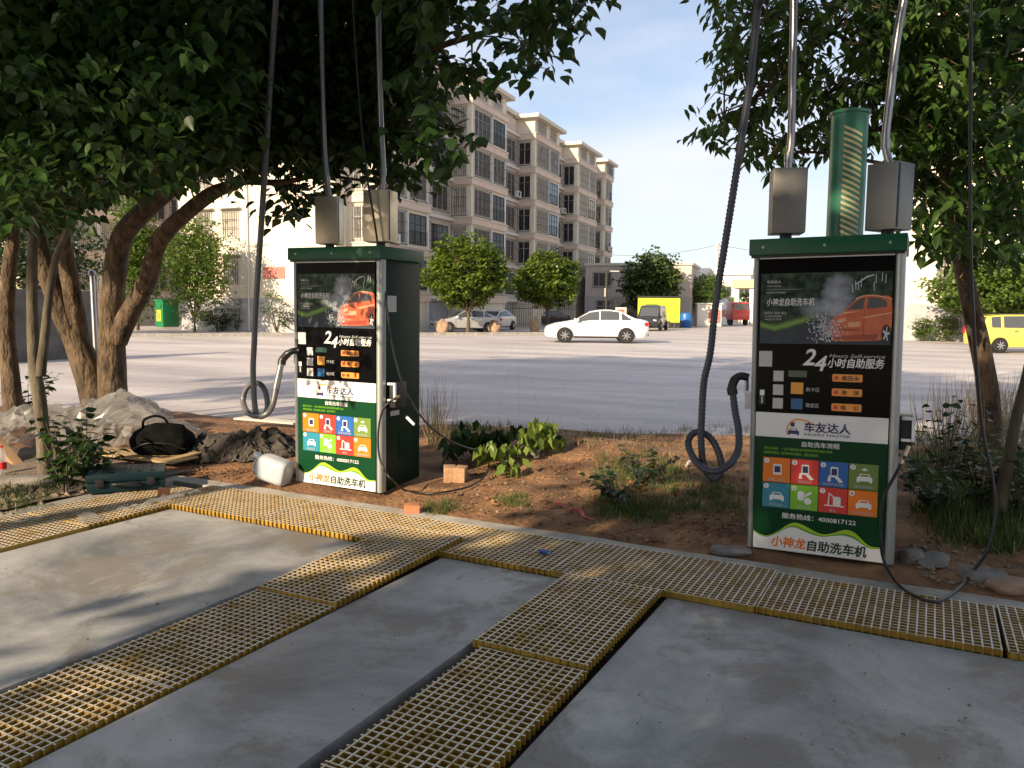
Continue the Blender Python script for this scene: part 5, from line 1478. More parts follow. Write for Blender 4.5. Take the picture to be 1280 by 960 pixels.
# utility pole and wire
P = pd(895, 391, 150)
up = thing('utility_pole', 'thin pale utility pole standing behind the long white building', 'pole', (P.x, P.y, 0), HEAD)
MB().tube([(0, 0, 0), (0, 0, 7), (0, 0, 14.2)], [.22, .20, .16], 10).build('shaft', 'wall_grey', up, smooth=True)
MB().box(-1.0, 1.0, -.06, .06, 13.6, 13.75).build('crossarm', 'wall_grey', up)
top = Vector((P.x, P.y, 13.8)); w0 = pd(740, 316, 170); w1 = pd(1100, 318, 140)
wr = MB()
def sagline(a, b, s, r=.035):
    return [a.lerp(b, t / 16) - Vector((0, 0, s * 4 * (t / 16) * (1 - t / 16))) for t in range(17)]
wr.tube(sagline(w0, top, 1.2), .035, 5); wr.tube(sagline(top, w1, 1.0), .035, 5)
o = wr.build('overhead_wire', 'bar_iron'); tag(o, 'thin overhead wire crossing the sky to the pale utility pole', 'wire')
# clothes bin by the end wall
P = gp(209, 409.5)
cb = thing('recycling_bin', 'green metal recycling bin with a yellow label under the left trees', 'bin', (P.x, P.y, .05), HEAD + R(-42)); 
cb.scale = (1.02,) * 3
b = MB().box(-.62, .62, -.55, .55, 0, 1.75).build('body', 'bin_green', cb, bevel=.03)
MB().box(-.65, .65, -.60, .58, 1.75, 1.86).build('lid', 'bin_green', cb, bevel=.02)
MB().box(-.40, .40, -.585, -.552, 1.28, 1.62).build('chute', 'bin_green', cb, bevel=.01)
yl = MB().box(-.30, .34, -.570, -.552, .40, 1.15).build('label_sheet', 'yellow_paint', cb)
for k in range(4): MB().box(-.2 + k * .12, -.13 + k * .12, -.573, -.5705, .55, .95).build('printed_mark', 'bin_green', yl)
# grey site wall between the left trunks
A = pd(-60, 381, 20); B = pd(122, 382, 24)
gw = MB().box(0, (B - A).length, 0, .24, -.05, 1.95).build('boundary_wall', 'wall_shaded'); gw.location = (A.x, A.y, 0); gw.rotation_euler = (0, 0, math.atan2((B - A).y, (B - A).x))
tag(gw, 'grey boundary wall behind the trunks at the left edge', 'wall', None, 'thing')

# perimeter wall from the gate to the block on the right
A = pd(990, 391, 93); B = pd(1124, 391.5, 60)
pw = thing('perimeter_wall', 'long pale perimeter wall running from the gate canopy behind the shaded machine', 'wall', (A.x, A.y, 0), math.atan2((B - A).y, (B - A).x)); wl_ = (B - A).length; pw['kind'] = 'thing'
MB().box(0, wl_, 0, .25, -.1, 2.5).build('wall', 'wall_white', pw); MB().box(-.05, wl_ + .05, -.06, .31, 2.5, 2.62).build('coping', 'roof_edge', pw)
for k in range(int(wl_ / 5) + 1): MB().box(k * 5 - .2, k * 5 + .2, -.08, .33, -.1, 2.499).build('pier', 'wall_tan', pw)
# ------------------------------------------------------------------ background trees and shrubs
def bg_tree(label, px, base_y, D, cx, cy, rx_px, rz_px, n, material, size, seed, tmpl=CHIP, name='round_tree', trunk=.12, per=9, spread=.5, shell=.5, flat=.15, group=None, bark='bark'):
    B = pd(px, base_y, D); B.z = 0
    C = pd(cx, cy, D); k = D / FPX
    return round_tree(label, name, tuple(B), 5, tuple(C), rx_px * k, rz_px * k, n, size, material, trunk, seed, tmpl, bark, group, per, spread, shell, flat)
bg_tree('round clipped tree with bright top in front of the silver-white parked car', 585, 416, 49, 583, 343, 50, 46, 1700, 'leaf_camphor', (.18, .28), 31, group='round trees by the parking', trunk=.16, spread=.55)
bg_tree('smaller round tree left of the white sedan', 684, 414, 54, 684, 351, 42, 36, 1400, 'leaf_camphor', (.18, .28), 32, group='round trees by the parking', trunk=.13, spread=.55)
bg_tree('bushy dark magnolia behind the lime hoarding', 818, 402, 76, 812, 355, 36, 42, 800, 'leaf_magnolia', (.30, .46), 33, name='magnolia_tree', trunk=.18, spread=.9, shell=.3)
bg_tree('feathery green tree to the right of the bushy magnolia', 876, 402, 82, 876, 366, 34, 26, 900, 'leaf_willow', (.16, .26), 34, name='feathery_tree', trunk=.16, spread=.8, shell=.35)
bg_tree('loose small-leaved young tree beside the green recycling bin', 243, 405, 47, 243, 332, 43, 66, 1000, 'leaf_willow', (.14, .24), 35, name='young_tree', trunk=.10, spread=.8, shell=.2, flat=0)
bg_tree('narrow tree between the forked trunks and the end wall', 172, 405, 50, 172, 315, 28, 80, 900, 'leaf_willow', (.16, .26), 36, name='young_tree', trunk=.12, spread=.8, shell=.2, flat=0)
bg_tree('dense green tree spreading behind the yellow minivan', 1250, 425, 41, 1256, 362, 78, 40, 1700, 'leaf_willow', (.20, .30), 37, name='dense_tree', trunk=.2, spread=.9, shell=.35)
bg_tree('tall dense tree beyond the right edge behind the minivan', 1340, 425, 42, 1340, 330, 70, 90, 1200, 'leaf_right', (.22, .32), 38, name='dense_tree', trunk=.25, spread=.9, shell=.35)
bg_tree('dark tree behind the boundary wall at the left edge', 60, 395, 42, 40, 320, 75, 60, 520, 'leaf_dark', (.22, .34), 39, name='dense_tree', trunk=.2, spread=.9, shell=.3)
bg_tree('dense tree behind the perimeter wall hidden by the shaded machine', 1040, 400, 88, 1040, 365, 40, 32, 700, 'leaf_willow', (.26, .40), 41, name='dense_tree', trunk=.2, spread=.9, shell=.35)
bg_tree('small tree peeping from behind the gate canopy', 925, 398, 100, 930, 380, 18, 16, 160, 'leaf_willow', (.25, .35), 40, name='feathery_tree', trunk=.12, spread=.8)
def shrub(label, px, py, D, rx, rz, seed, material='leaf_dark', n=110, size=(.10, .18)):
    B = pd(px, py, D); B.z = 0
    r2 = np.random.default_rng(seed); pts = crown_round((B.x, B.y, rz * .9), rx, rz, n, r2, .0, .3)
    s, _ = spray(pts, 8, .35, size, r2, .2)
    root = thing('shrub', label, 'shrub', tuple(B), 0, 'shrubs along the walls')
    mb = MB()
    for k in range(5):
        a = k * 1.257; mb.tube([(0, 0, 0), (.3 * rx * math.cos(a), .3 * rx * math.sin(a), rz * .6), (.6 * rx * math.cos(a), .6 * rx * math.sin(a), rz * 1.3)], [.03, .02, .008], 5)
    mb.build('stems', 'bark', root)
    c = link('foliage', leaves_mesh('foliage', s[0], s[1], s[2], s[3], CHIP, material), root); c.location = B * -1; c['kind'] = 'stuff'
for a in (('round clipped shrub at the foot of the end wall', 272, 408, 50, .75, .75, 51, 'leaf_dark'), ('small leafless-looking shrub beside the end wall', 296, 408, 50, .6, 1.2, 52, 'leaf_willow', 30),
          ('straggling tall shrub by the end wall left of the sunlit machine', 345, 408, 49, 1.0, 1.5, 53, 'leaf_willow', 90), ('shrub at the wall foot nearest the sunlit machine', 364, 408, 49, .9, .9, 54, 'leaf_dark'),
          ('low shrub at the sunlit wall right of the shaded machine', 1152, 427, 45, .55, .75, 55, 'leaf_willow'), ('wider low shrub at the sunlit wall behind the leaning trunk', 1178, 428, 45, .95, .8, 56, 'leaf_willow'), ('pale shrub beside the rear of the yellow minivan', 1201, 426, 46, .8, .8, 57, 'leaf_willow')):
    shrub(*a)

# ================================================================== CLUTTER ON THE SOIL
def sgp(x, y):
    p = gp(x, y, 0)
    for _ in range(3): p = gp(x, y, ground(p.x, p.y))
    return p
def ground(x, y):
    if x < -6.03 and y < 5.1: return .03 + .05 * noise2(x, y, .9, 1) + .03 * noise2(x, y, 3, 4)
    if y < 4.97: return 0.0
    if y > soil_edge(x): return -.03
    return soil_z(x, y)
def drape(name, label, cat, c, sx, sy, hfun, material, rz=0.0, nx=50, ny=40, lift=.012, group=None, jitter=0.0):
    """crumpled sheet lying over the ground, closed outline"""
    mb = MB(); ca, sa = math.cos(rz), math.sin(rz)
    for i in range(nx + 1):
        for j in range(ny + 1):
            u, v = -1 + 2 * i / nx, -1 + 2 * j / ny
            r = math.sqrt(u * u + v * v) + 1e-6; m = max(abs(u), abs(v)); k = m / r if r > 0 else 1
            uu, vv = u * k, v * k                       # square -> disc
            e = 1 + .18 * noise.noise(Vector((uu * 1.7, vv * 1.7, 3 + sx)))
            lx, ly = uu * sx * e, vv * sy * e
            x, y = c[0] + ca * lx - sa * ly, c[1] + sa * lx + ca * ly
            z = ground(x, y) + lift + max(0, hfun(uu, vv))
            mb.v.append((x - c[0], y - c[1], z))
    for i in range(nx):
        for j in range(ny):
            a = i * (ny + 1) + j; mb.f.append((a, a + ny + 1, a + ny + 2, a + 1)); mb.m.append(0)
    if jitter:
        jr = random.Random(3)
        mb.v = [(x + jr.gauss(0, jitter), y + jr.gauss(0, jitter), z + jr.gauss(0, jitter)) for x, y, z in mb.v]
    o = mb.build(name, material, None, smooth=not jitter, ang=120); o.location = (c[0], c[1], 0)
    return tag(o, label, cat, group)
def fold(u, v, s, o): return 1 - abs(noise.noise(Vector((u * s, v * s, o)))) * 2
# milky plastic sheeting heaped against the big tree
c = sgp(95, 545)
def h_sheet(u, v):
    b = .30 * math.exp(-((u - .30) ** 2 / .09 + (v - .35) ** 2 / .2)) + .20 * math.exp(-((u + .4) ** 2 / .22 + (v - .1) ** 2 / .3)) + .16 * math.exp(-((u - .6) ** 2 / .08 + (v + .2) ** 2 / .2))
    f = .16 * fold(u, v * .6, 2.3, 1) + .10 * fold(u + v, v - .4 * u, 4.3, 7) + .05 * fold(u - v, v, 8, 3) + .03 * fold(u, v, 15, 3)
    return (b + f * (.35 + b)) * max(0, 1 - (u * u + v * v) ** 3)
drape('plastic_sheeting', 'heap of milky plastic sheeting at the foot of the large forked tree', 'plastic sheet', c, 1.45, .75, h_sheet, 'sheeting', HEAD + R(-4), 44, 26, .03, None, .016)
# dark heap of tarpaulin and cloth
c = sgp(300, 572)
def h_tarp(u, v):
    b = .36 * math.exp(-((u - .15) ** 2 / .18 + v * v / .35)) + .22 * math.exp(-((u + .5) ** 2 / .10 + v * v / .4)) + .18 * math.exp(-((u - .65) ** 2 / .08 + v * v / .3))
    return (.62 * b + .10 * noise.noise(Vector((u * 2.4, v * 1.5, 2))) * (.4 + b) + .045 * fold(u + .5 * v, v * .5, 3.1, 9) + .02 * fold(u - v, v, 6, 4)) * max(0, 1 - (u * u + v * v) ** 2.5)
drape('tarpaulin', 'crumpled dark tarpaulin heap between the black bag and the sunlit machine', 'tarpaulin', c, .62, .42, h_tarp, 'dark_cloth', HEAD, 46, 30, .02, None, .010)
# plywood offcuts
def board(label, a, b, w, t, material, z=.05, group='boards on the soil', name='board', tilt=0):
    d = Vector((b[0] - a[0], b[1] - a[1])); L_ = d.length
    o = MB().box(0, L_, -w / 2, w / 2, 0, t).build(name, material, None, bevel=.003)
    o.location = (a[0], a[1], ground(a[0], a[1]) + z); o.rotation_euler = (0, tilt, math.atan2(d.y, d.x))
    return tag(o, label, 'board', group)
board('plywood board lying under the black bag', sgp(118, 572), sgp(232, 583), .34, .018, 'plywood', .07)
board('narrow plank slanting up from the dark tarpaulin', sgp(205, 586), sgp(285, 570), .10, .022, 'plywood', .05, tilt=R(-4))
board('pale strip added for the sunlit slab edge beyond the tarpaulin beside the suction hose', sgp(300, 533), sgp(374, 537), .22, .02, 'sunlit_edge', .10)  # added strip, no real board: stands in for the sunlit slab edge
a_, b_ = sgp(-30, 560), sgp(46, 588)
board('rough timber post leaning towards the foot of the slim tree', a_, b_, .09, .09, 'timber', .30, name='timber_post', tilt=R(14))
# black bag
P = sgp(205, 574)
bag = thing('black_bag', 'bulging black cloth bag with a carry loop on the plywood board', 'bag', (P.x, P.y, P.z + .03), HEAD + R(8))
bm = bmesh.new(); bmesh.ops.create_icosphere(bm, subdivisions=4, radius=1)
for v in bm.verts:
    n = 1 + .10 * noise.noise(v.co * 1.7) + .05 * noise.noise(v.co * 5)
    z = v.co.z; s = math.copysign(abs(v.co.x) ** .7, v.co.x); t = math.copysign(abs(v.co.y) ** .75, v.co.y)
    v.co = Vector((s * .31 * n * (1 - .18 * max(0, z)), t * .17 * n * (1 - .3 * max(0, z)), .165 + .17 * z * n if z > -.85 else .165 - .15))
me = bpy.data.meshes.new('bag_body'); bm.to_mesh(me); bm.free(); me.materials.append(MATS['black_cloth']); me.polygons.foreach_set('use_smooth', [True] * len(me.polygons)); link('bag_body', me, bag)
MB().tube(spline([(-.18, -.03, .28), (-.16, -.05, .37), (-.06, -.05, .41), (.03, -.04, .38), (.06, -.03, .30)], 6), .013, 8).build('carry_loop', 'black_cloth', bag, smooth=True)
MB().tube(spline([(-.24, -.14, .10), (-.1, -.185, .16), (.1, -.185, .15), (.24, -.14, .09)], 6), .008, 6).build('zip', 'black_plastic', bag, smooth=True)
MB().tube(spline([(.28, -.05, .12), (.40, -.12, .03), (.46, -.02, .015), (.38, .06, .02)], 6), .016, 6).build('strap', 'black_cloth', bag, smooth=True)
# tool case
P = gp(160, 612)
tc_ = thing('tool_case', 'dark teal plastic tool case lying on the sunlit grating', 'case', (P.x, P.y, .024), HEAD + R(22))
MB().box(-.29, .29, -.20, .20, 0, .085).build('lower_shell', 'toolbox_teal', tc_, bevel=.014)
ld = MB().box(-.295, .295, -.205, .205, .088, .155).build('lid', 'toolbox_teal', tc_, bevel=.016)
for x in (-.2, -.1, .0, .1, .2): MB().box(x - .018, x + .018, -.15, .15, .1555, .162).build('rib', 'toolbox_teal', ld, bevel=.002)
for x in (-.19, .19): MB().box(x - .03, x + .03, -.222, -.2055, .055, .115).build('latch', 'black_plastic', tc_, bevel=.003)
MB().tube(spline([(-.09, -.2, .07), (-.08, -.245, .075), (.08, -.245, .075), (.09, -.2, .07)], 5), .012, 8).build('handle', 'black_plastic', tc_, smooth=True)
# jerrycan
P = sgp(343, 606)
jc = thing('jerrycan', 'white plastic jerrycan tipped over beside the sunlit machine', 'jerrycan', (P.x, P.y, P.z + .005), HEAD + R(-18))
def rloop(w, d, r, z, n=5): return [(x, y, z) for x, y in rrect(-w / 2, w / 2, -d / 2, d / 2, r, n)]
secs = [(.19, .14, .04, 0), (.215, .165, .05, .012), (.222, .172, .05, .05), (.222, .172, .05, .24), (.20, .15, .05, .275), (.12, .10, .04, .305), (.06, .06, .028, .318)]
mb = MB(); n = 24
for s in secs: mb.v += rloop(*s)
for i in range(len(secs) - 1):
    for k in range(n):
        k2 = (k + 1) % n; mb.f.append((i * n + k, i * n + k2, (i + 1) * n + k2, (i + 1) * n + k)); mb.m.append(0)
mb.f.append(tuple(range(n - 1, -1, -1))); mb.m.append(0); mb.f.append(tuple(range((len(secs) - 1) * n, len(secs) * n))); mb.m.append(0)
TL = T(.14, 0, .095, R(0), 0, R(-76))
bd = mb.build('can_body', 'jerrycan_white', jc, smooth=True, ang=60); bd.matrix_local = TL
hn = MB().tube(spline([(-.075, 0, .27), (-.075, 0, .325), (-.03, 0, .345), (.03, 0, .335), (.05, 0, .30)], 5), .014, 8).build('handle', 'jerrycan_white', jc, smooth=True); hn.matrix_local = TL
cp = MB().lathe([(.028, .30), (.030, .35), (.026, .355)], 16, 0, T(.07, 0, 0)).build('cap', 'white_plastic', jc, smooth=True); cp.matrix_local = TL
# bricks
def brick(label, P, rz, m, sz=(.115, .053, .24), up=True, z=None, group='loose bricks'):
    o = MB().box(-sz[0] / 2, sz[0] / 2, -sz[1] / 2, sz[1] / 2, 0, sz[2]).build('brick', m, None, bevel=.006)
    o.location = (P[0], P[1], (ground(P[0], P[1]) if z is None else z) - .004); o.rotation_euler = (0, R(RNG.uniform(-2, 2)), rz)
    return tag(o, label, 'brick', group)
P = sgp(562, 601); brick('pale upright brick, the one of the pair closer to the sunlit machine', P, HEAD + R(5), 'brick_pale', (.105, .16, .135))
P = sgp(576, 601); brick('pale upright brick of the pair, standing nearer the cut branches', P, HEAD + R(-8), 'brick_pale', (.095, .16, .130))
P = gp(515, 641); brick('broken orange brick lying on the kerb in front of the sunlit machine', P, R(35), 'brick_orange', (.115, .10, .065), z=.006)
P = gp(205, 623); brick('orange brick leaning against the teal tool case', P, HEAD + R(10), 'brick_orange', (.085, .06, .065), z=.024)
# flat stones beside the machines
def slab_stone(label, P, sx, sy, h, rz, seed, m='stone'):
    bm = bmesh.new(); bmesh.ops.create_icosphere(bm, subdivisions=3, radius=1)
    for v in bm.verts:
        q = v.co.copy(); n = 1 + .25 * noise.noise(q * 1.3 + Vector((seed, 2, 0))) + .08 * noise.noise(q * 4 + Vector((seed, 0, 1)))
        s = lambda a, e: math.copysign(abs(a) ** e, a)
        v.co = Vector((s(q.x, .7) * sx * n, s(q.y, .7) * sy * n, s(q.z, .45) * h * (1 + .2 * noise.noise(q * 2 + Vector((0, seed, 0))))))
    me = bpy.data.meshes.new('stone'); bm.to_mesh(me); bm.free(); me.materials.append(MATS[m]); me.polygons.foreach_set('use_smooth', [True] * len(me.polygons)); me.set_sharp_from_angle(angle=R(35))
    o = link('stone', me); o.location = (P[0], P[1], ground(P[0], P[1]) + h * .35); o.rotation_euler = (R(RNG.uniform(-5, 5)), R(RNG.uniform(-5, 5)), rz)
    return tag(o, label, 'stone', 'stones and rubble by the machines')
slab_stone('flat pale stone slab at the lower left foot of the shaded machine', sgp(914, 690), .13, .10, .02, .3, 1)
slab_stone('upright concrete fragment against the right foot of the shaded machine', sgp(1139, 700), .07, .06, .055, .8, 2)
slab_stone('wide flat concrete fragment right of the shaded machine', sgp(1168, 702), .15, .08, .02, 1.4, 3)
slab_stone('pale flat stone beside the black hose loop at the right', sgp(1230, 722), .13, .10, .035, .2, 4)
slab_stone('brown stone near the right edge below the thin leaning trunk', sgp(1262, 735), .13, .09, .04, .7, 5, 'rock')
slab_stone('small pale stone on the soil ridge between the machines', sgp(667, 571), .06, .045, .04, .7, 6)
slab_stone('grey stone near the slim tree at the left edge', sgp(28, 604), .28, .10, .05, .5, 7)
# white cylinder scrap, red tape, purple wrapper, clear strips, bottle
P = sgp(858, 584)
sc_ = MB().cyl((0, 0, 0), (.035, -.03, .055), .014, n=12).build('pipe_offcut', 'white_plastic', None, smooth=True, bevel=.0); sc_.location = (P.x, P.y, P.z + .012); tag(sc_, 'short white pipe offcut on the soil below the looped hose', 'pipe')
def ribbon(name, label, cat, pts, w, material, wav=.01, group=None, seed=0):
    P = resample(spline([tuple(p) for p in pts], 8), .03); mb = MB()
    for i, p in enumerate(P):
        t = P[min(i + 1, len(P) - 1)] - P[max(0, i - 1)]; t /= np.linalg.norm(t) + 1e-9; s = np.array([-t[1], t[0], 0]); s /= np.linalg.norm(s) + 1e-9
        for k in range(5):
            a = -1 + k / 2; ww = w * (1 + .35 * noise.noise(Vector((i * .23, seed, 0))))
            q = p + s * a * ww / 2; mb.v.append((q[0] - P[0][0], q[1] - P[0][1], q[2] + wav * (1 + noise.noise(Vector((i * .4, k * 1.1, seed)))) - P[0][2]))
    for i in range(len(P) - 1):
        for k in range(4):
            a = i * 5 + k; mb.f.append((a, a + 5, a + 6, a + 1)); mb.m.append(0)
    o = mb.build(name, material, None, smooth=True, ang=120); o.location = tuple(P[0]); return tag(o, label, cat, group)
ribbon('red_tape', 'strip of red plastic tape on the soil between the machines', 'tape', [sgp(x, y) for x, y in ((686, 628), (700, 632), (712, 638), (724, 640), (731, 648), (742, 652))], .022, 'red_tape', .014)
ribbon('plastic_strip', 'clear plastic strip lying across the leftmost gratings', 'plastic strip', [gp(x, y, .026) for x, y in ((18, 655), (60, 645), (95, 640), (108, 646), (112, 655))], .13, 'clear_strip', .015, 'clear plastic strips')
ribbon('plastic_strip', 'crumpled clear plastic strip between the tool case and the cross drain', 'plastic strip', [gp(x, y, .03) for x, y in ((150, 643), (185, 634), (215, 626), (232, 618), (246, 620))], .12, 'clear_strip', .035, 'clear plastic strips')
P = gp(680, 692, .035)
bm = bmesh.new(); bmesh.ops.create_icosphere(bm, subdivisions=3, radius=1)
for v in bm.verts:
    n = 1 + .5 * noise.noise(v.co * 2.6); v.co = Vector((v.co.x * .038 * n, v.co.y * .026 * n, (v.co.z + .7) * .014 * n))
me = bpy.data.meshes.new('foil_wrapper'); bm.to_mesh(me); bm.free(); me.materials.append(MATS['purple_foil']); o = link('foil_wrapper', me); o.location = P; tag(o, 'small crumpled purple wrapper on the cross drain grating', 'wrapper')
P = sgp(3, 592)
bt = thing('plastic_bottle', 'clear plastic bottle with a red label at the left edge', 'bottle', (P.x, P.y, P.z), R(20))
MB().lathe([(.034, 0), (.037, .01), (.037, .15), (.030, .19), (.013, .225), (.013, .235)], 18).build('bottle_body', 'bottle_clear', bt, smooth=True)
MB().lathe([(.0378, .045), (.0378, .105)], 18).build('label_band', 'bottle_label', bt, smooth=True)
MB().lathe([(.0155, .235), (.0155, .253)], 14).build('cap', 'bottle_label', bt, smooth=True)
# steel post with ball cap between the trunks
P = pd(124, 520, 10.9); P.z = ground(P.x, P.y)
ps = thing('steel_post', 'thin steel post with a round cap between the forked trunks', 'post', tuple(P))
tp = pd(115, 342, 10.9) - P
MB().tube([(0, 0, 0), tuple(tp)], .035, 12).build('shaft', 'pipe_steel', ps, smooth=True)
MB().lathe([(.0, -.05), (.045, -.03), (.055, 0), (.04, .035), (.0, .05)], 14, 0, Matrix.Translation(tp)).build('cap', 'pipe_steel', ps, smooth=True)

# ------------------------------------------------------------------ cut branches with wilting leaves
def cut_branch(label, pts, nl, seed, material='leaf_cut'):
    r2 = np.random.default_rng(seed)
    P = [Vector(p) for p in pts]; base = P[0]
    root = thing('cut_branch', label, 'branch', tuple(base), 0, 'cut branches beside the sunlit machine')
    mb = MB(); Q = limb(mb, [p - base for p in P], .016, .006, n=6)
    mb.build('stem', 'bark_grey', root, smooth=True)
    idx = r2.integers(len(Q) // 3, len(Q), nl)
    pos = np.array([list(Q[i]) for i in idx]) + r2.normal(0, .055, (nl, 3)) + np.array([0, 0, .05])
    az = r2.uniform(0, 6.283, nl); d = np.stack([np.cos(az) * .5, np.sin(az) * .5, -r2.uniform(.5, 1.4, nl)], 1)
    up = r2.normal(0, 1, (nl, 3)); size = r2.uniform(.10, .155, nl)
    one = leaves_mesh('leaf', np.zeros((1, 3)), np.array([[1., 0, 0]]), np.array([[0, 0, 1.]]), np.array([1.]), LANCE, material)
    dd, ss, uu = leaf_frames(d, up)
    for i in range(nl):
        s = size[i]; p = pos[i]; p[2] = max(p[2], .02 + s * .6)
        o = link('leaf', one, root)
        o.matrix_local = Matrix(((dd[i][0] * s, ss[i][0] * s * 1.1, uu[i][0] * s, p[0]), (dd[i][1] * s, ss[i][1] * s * 1.1, uu[i][1] * s, p[1]), (dd[i][2] * s, ss[i][2] * s * 1.1, uu[i][2] * s, p[2]), (0, 0, 0, 1)))
def SB(x, y, h): 
    p = sgp(x, y); p.z += h; return p
cut_branch('leafy cut branch drooping over the soil right of the pale bricks', [SB(660, 573, .03), SB(640, 578, .08), (SB(620, 588, .14)), SB(604, 592, .16)], 70, 61)
cut_branch('cut branch with hanging pale leaves at the crest of the soil', [SB(625, 580, .03), SB(650, 574, .10), SB(668, 568, .20), SB(682, 566, .22)], 80, 62)
cut_branch('small cut branch with two limp leaf tufts beside the hose', [SB(650, 594, .02), SB(640, 596, .05), SB(628, 598, .07)], 16, 63)
cut_branch('dark cut branch heaped close behind the sunlit machine', [SB(552, 590, .04), SB(560, 580, .12), SB(575, 573, .16), SB(592, 570, .14)], 85, 64, 'leaf_dark')
cut_branch('dark cut branch between the brick pair and the leafy branches', [SB(585, 582, .04), SB(600, 576, .12), SB(616, 572, .15), SB(634, 568, .12)], 85, 65, 'leaf_dark')
cut_branch('dark cut branch lying along the soil crest', [SB(625, 566, .04), SB(645, 562, .12), SB(665, 560, .14), SB(688, 558, .10)], 80, 66, 'leaf_dark')
cut_branch('pale leafy cut branch at the right end of the cut pile', [SB(668, 575, .03), SB(678, 570, .08), SB(688, 566, .10), SB(697, 564, .08)], 46, 67)

# ------------------------------------------------------------------ weeds, grass, pebbles
def tufts(name, centers, per, spread, size, material, rng, lean=.5, tmpl=BLADE):
    n = len(centers)
    base = np.repeat(centers, per, 0) + np.concatenate([rng.normal(0, spread, (n * per, 2)), np.zeros((n * per, 1))], 1)
    for b in base: b[2] = ground(b[0], b[1])
    az = rng.uniform(0, 6.283, n * per); d = np.stack([np.cos(az) * lean * rng.uniform(.1, 1.3, n * per), np.sin(az) * lean * rng.uniform(.1, 1.3, n * per), np.ones(n * per)], 1)
    up = rng.normal(0, 1, (n * per, 3)) * .4 + np.stack([np.cos(az), np.sin(az), np.zeros(n * per)], 1)
    o = link(name, leaves_mesh(name, base, d, up, rng.uniform(size[0], size[1], n * per), tmpl, material)); o['kind'] = 'stuff'
    return o
rng = np.random.default_rng(77)
whole = [(500, 630), (560, 600), (600, 570), (700, 540), (930, 540), (930, 690), (800, 680), (650, 655)]
def cpts(pxs): return np.array([list(sgp(x, y)) for x, y in pxs])
def scatter_px(poly, n):
    out = []
    xs = [p[0] for p in poly]; ys = [p[1] for p in poly]
    while len(out) < n:
        x, y = rng.uniform(min(xs), max(xs)), rng.uniform(min(ys), max(ys))
        if in_poly(x, y, poly): out.append((x, y))
    return cpts(out)
weedy = [(742, 575), (780, 562), (830, 575), (880, 600), (930, 610), (930, 655), (880, 640), (820, 655), (750, 650)]
tufts('weeds', scatter_px(weedy, 200), 22, .05, (.03, .10), 'grass_green', rng, .8)
tufts('weeds', scatter_px([(1140, 545), (1280, 520), (1280, 690), (1200, 690), (1150, 650)], 300), 20, .06, (.04, .17), 'grass_green', rng, .9)
tufts('weeds', scatter_px([(680, 540), (930, 533), (930, 545), (800, 550), (690, 552)], 45), 12, .07, (.03, .11), 'grass_green', rng, .9)
tufts('weeds', scatter_px([(530, 632), (562, 628), (570, 640), (540, 645)], 14), 24, .03, (.03, .08), 'grass_green', rng, .9)
tufts('weeds', scatter_px([(625, 620), (660, 618), (665, 634), (630, 636)], 14), 24, .04, (.03, .07), 'grass_green', rng, .9)
tufts('weeds', scatter_px([(0, 600), (70, 595), (100, 610), (60, 630), (0, 640)], 60), 14, .04, (.03, .08), 'grass_green', rng, .9)
tufts('weeds', scatter_px([(540, 535), (640, 532), (660, 545), (545, 555)], 50), 12, .06, (.05, .14), 'grass_green', rng, .8)
tufts('weeds', scatter_px(whole, 90), 10, .05, (.02, .06), 'grass_green', rng, .9)
dry = np.concatenate([scatter_px([(1140, 515), (1280, 510), (1280, 575), (1150, 575)], 60), scatter_px([(538, 545), (560, 545), (560, 560), (538, 560)], 9)])
tufts('dry_grass', dry, 9, .07, (.35, .85), 'grass_dry', rng, .45, STALK)
tufts('dry_grass', scatter_px([(700, 545), (930, 540), (930, 600), (760, 570)], 70), 8, .06, (.04, .12), 'grass_dry', rng, .9)
# broad-leaved weeds round the foot of the slim tree and right of the shaded machine
def weed_plant(label, px, py, n, hgt, spr, size, seed, material='leaf_dark', group='leafy weeds'):
    r2 = np.random.default_rng(seed); P = sgp(px, py)
    root = thing('leafy_weed', label, 'plant', tuple(P), 0, group); mb = MB()
    pos = []
    for k in range(n):
        a = r2.uniform(0, 6.283); l = hgt * r2.uniform(.5, 1); e = Vector((math.cos(a) * spr * r2.uniform(.3, 1), math.sin(a) * spr * r2.uniform(.3, 1), l))
        st = [Vector((0, 0, -.02)), e * .5 + Vector((0, 0, .08 * l)), e]; mb.tube(st, [.006, .004, .002], 5)
        for q in range(7):
            t = .3 + .7 * q / 6; p = (st[0] * (1 - t) ** 2 + st[1] * 2 * t * (1 - t) + st[2] * t * t); pos.append(list(p))
    mb.build('stems', 'bark_grey', root, smooth=True)
    pos = np.array(pos); m = len(pos); az = r2.uniform(0, 6.283, m)
    d = np.stack([np.cos(az), np.sin(az), r2.uniform(-.5, .3, m)], 1); up = np.array([[0, 0, 1.]]) + r2.normal(0, .3, (m, 3))
    c = link('foliage', leaves_mesh('foliage', pos, d, up, r2.uniform(size[0], size[1], m), HEART, material), root); c['kind'] = 'stuff'
weed_plant('bushy leafy sapling at the foot of the slim tree', 82, 618, 20, .62, .34, (.06, .11), 71, 'leaf_big')
weed_plant('lower leafy weed between the sapling and the tool case', 118, 606, 14, .42, .30, (.06, .11), 72, 'leaf_big')
weed_plant('weed with a tall leaf beside the plastic sheeting', 108, 590, 10, .55, .25, (.08, .13), 73, 'leaf_dark')
weed_plant('leafy weed beside the right trunk foot near the kerb', 1225, 640, 16, .60, .30, (.05, .09), 74)
weed_plant('sprawling dark weed between the shaded machine and the black hose', 1170, 640, 16, .45, .4, (.05, .09), 80)
weed_plant('tall weed behind the shaded machine holder', 1180, 600, 18, .75, .35, (.05, .09), 75)
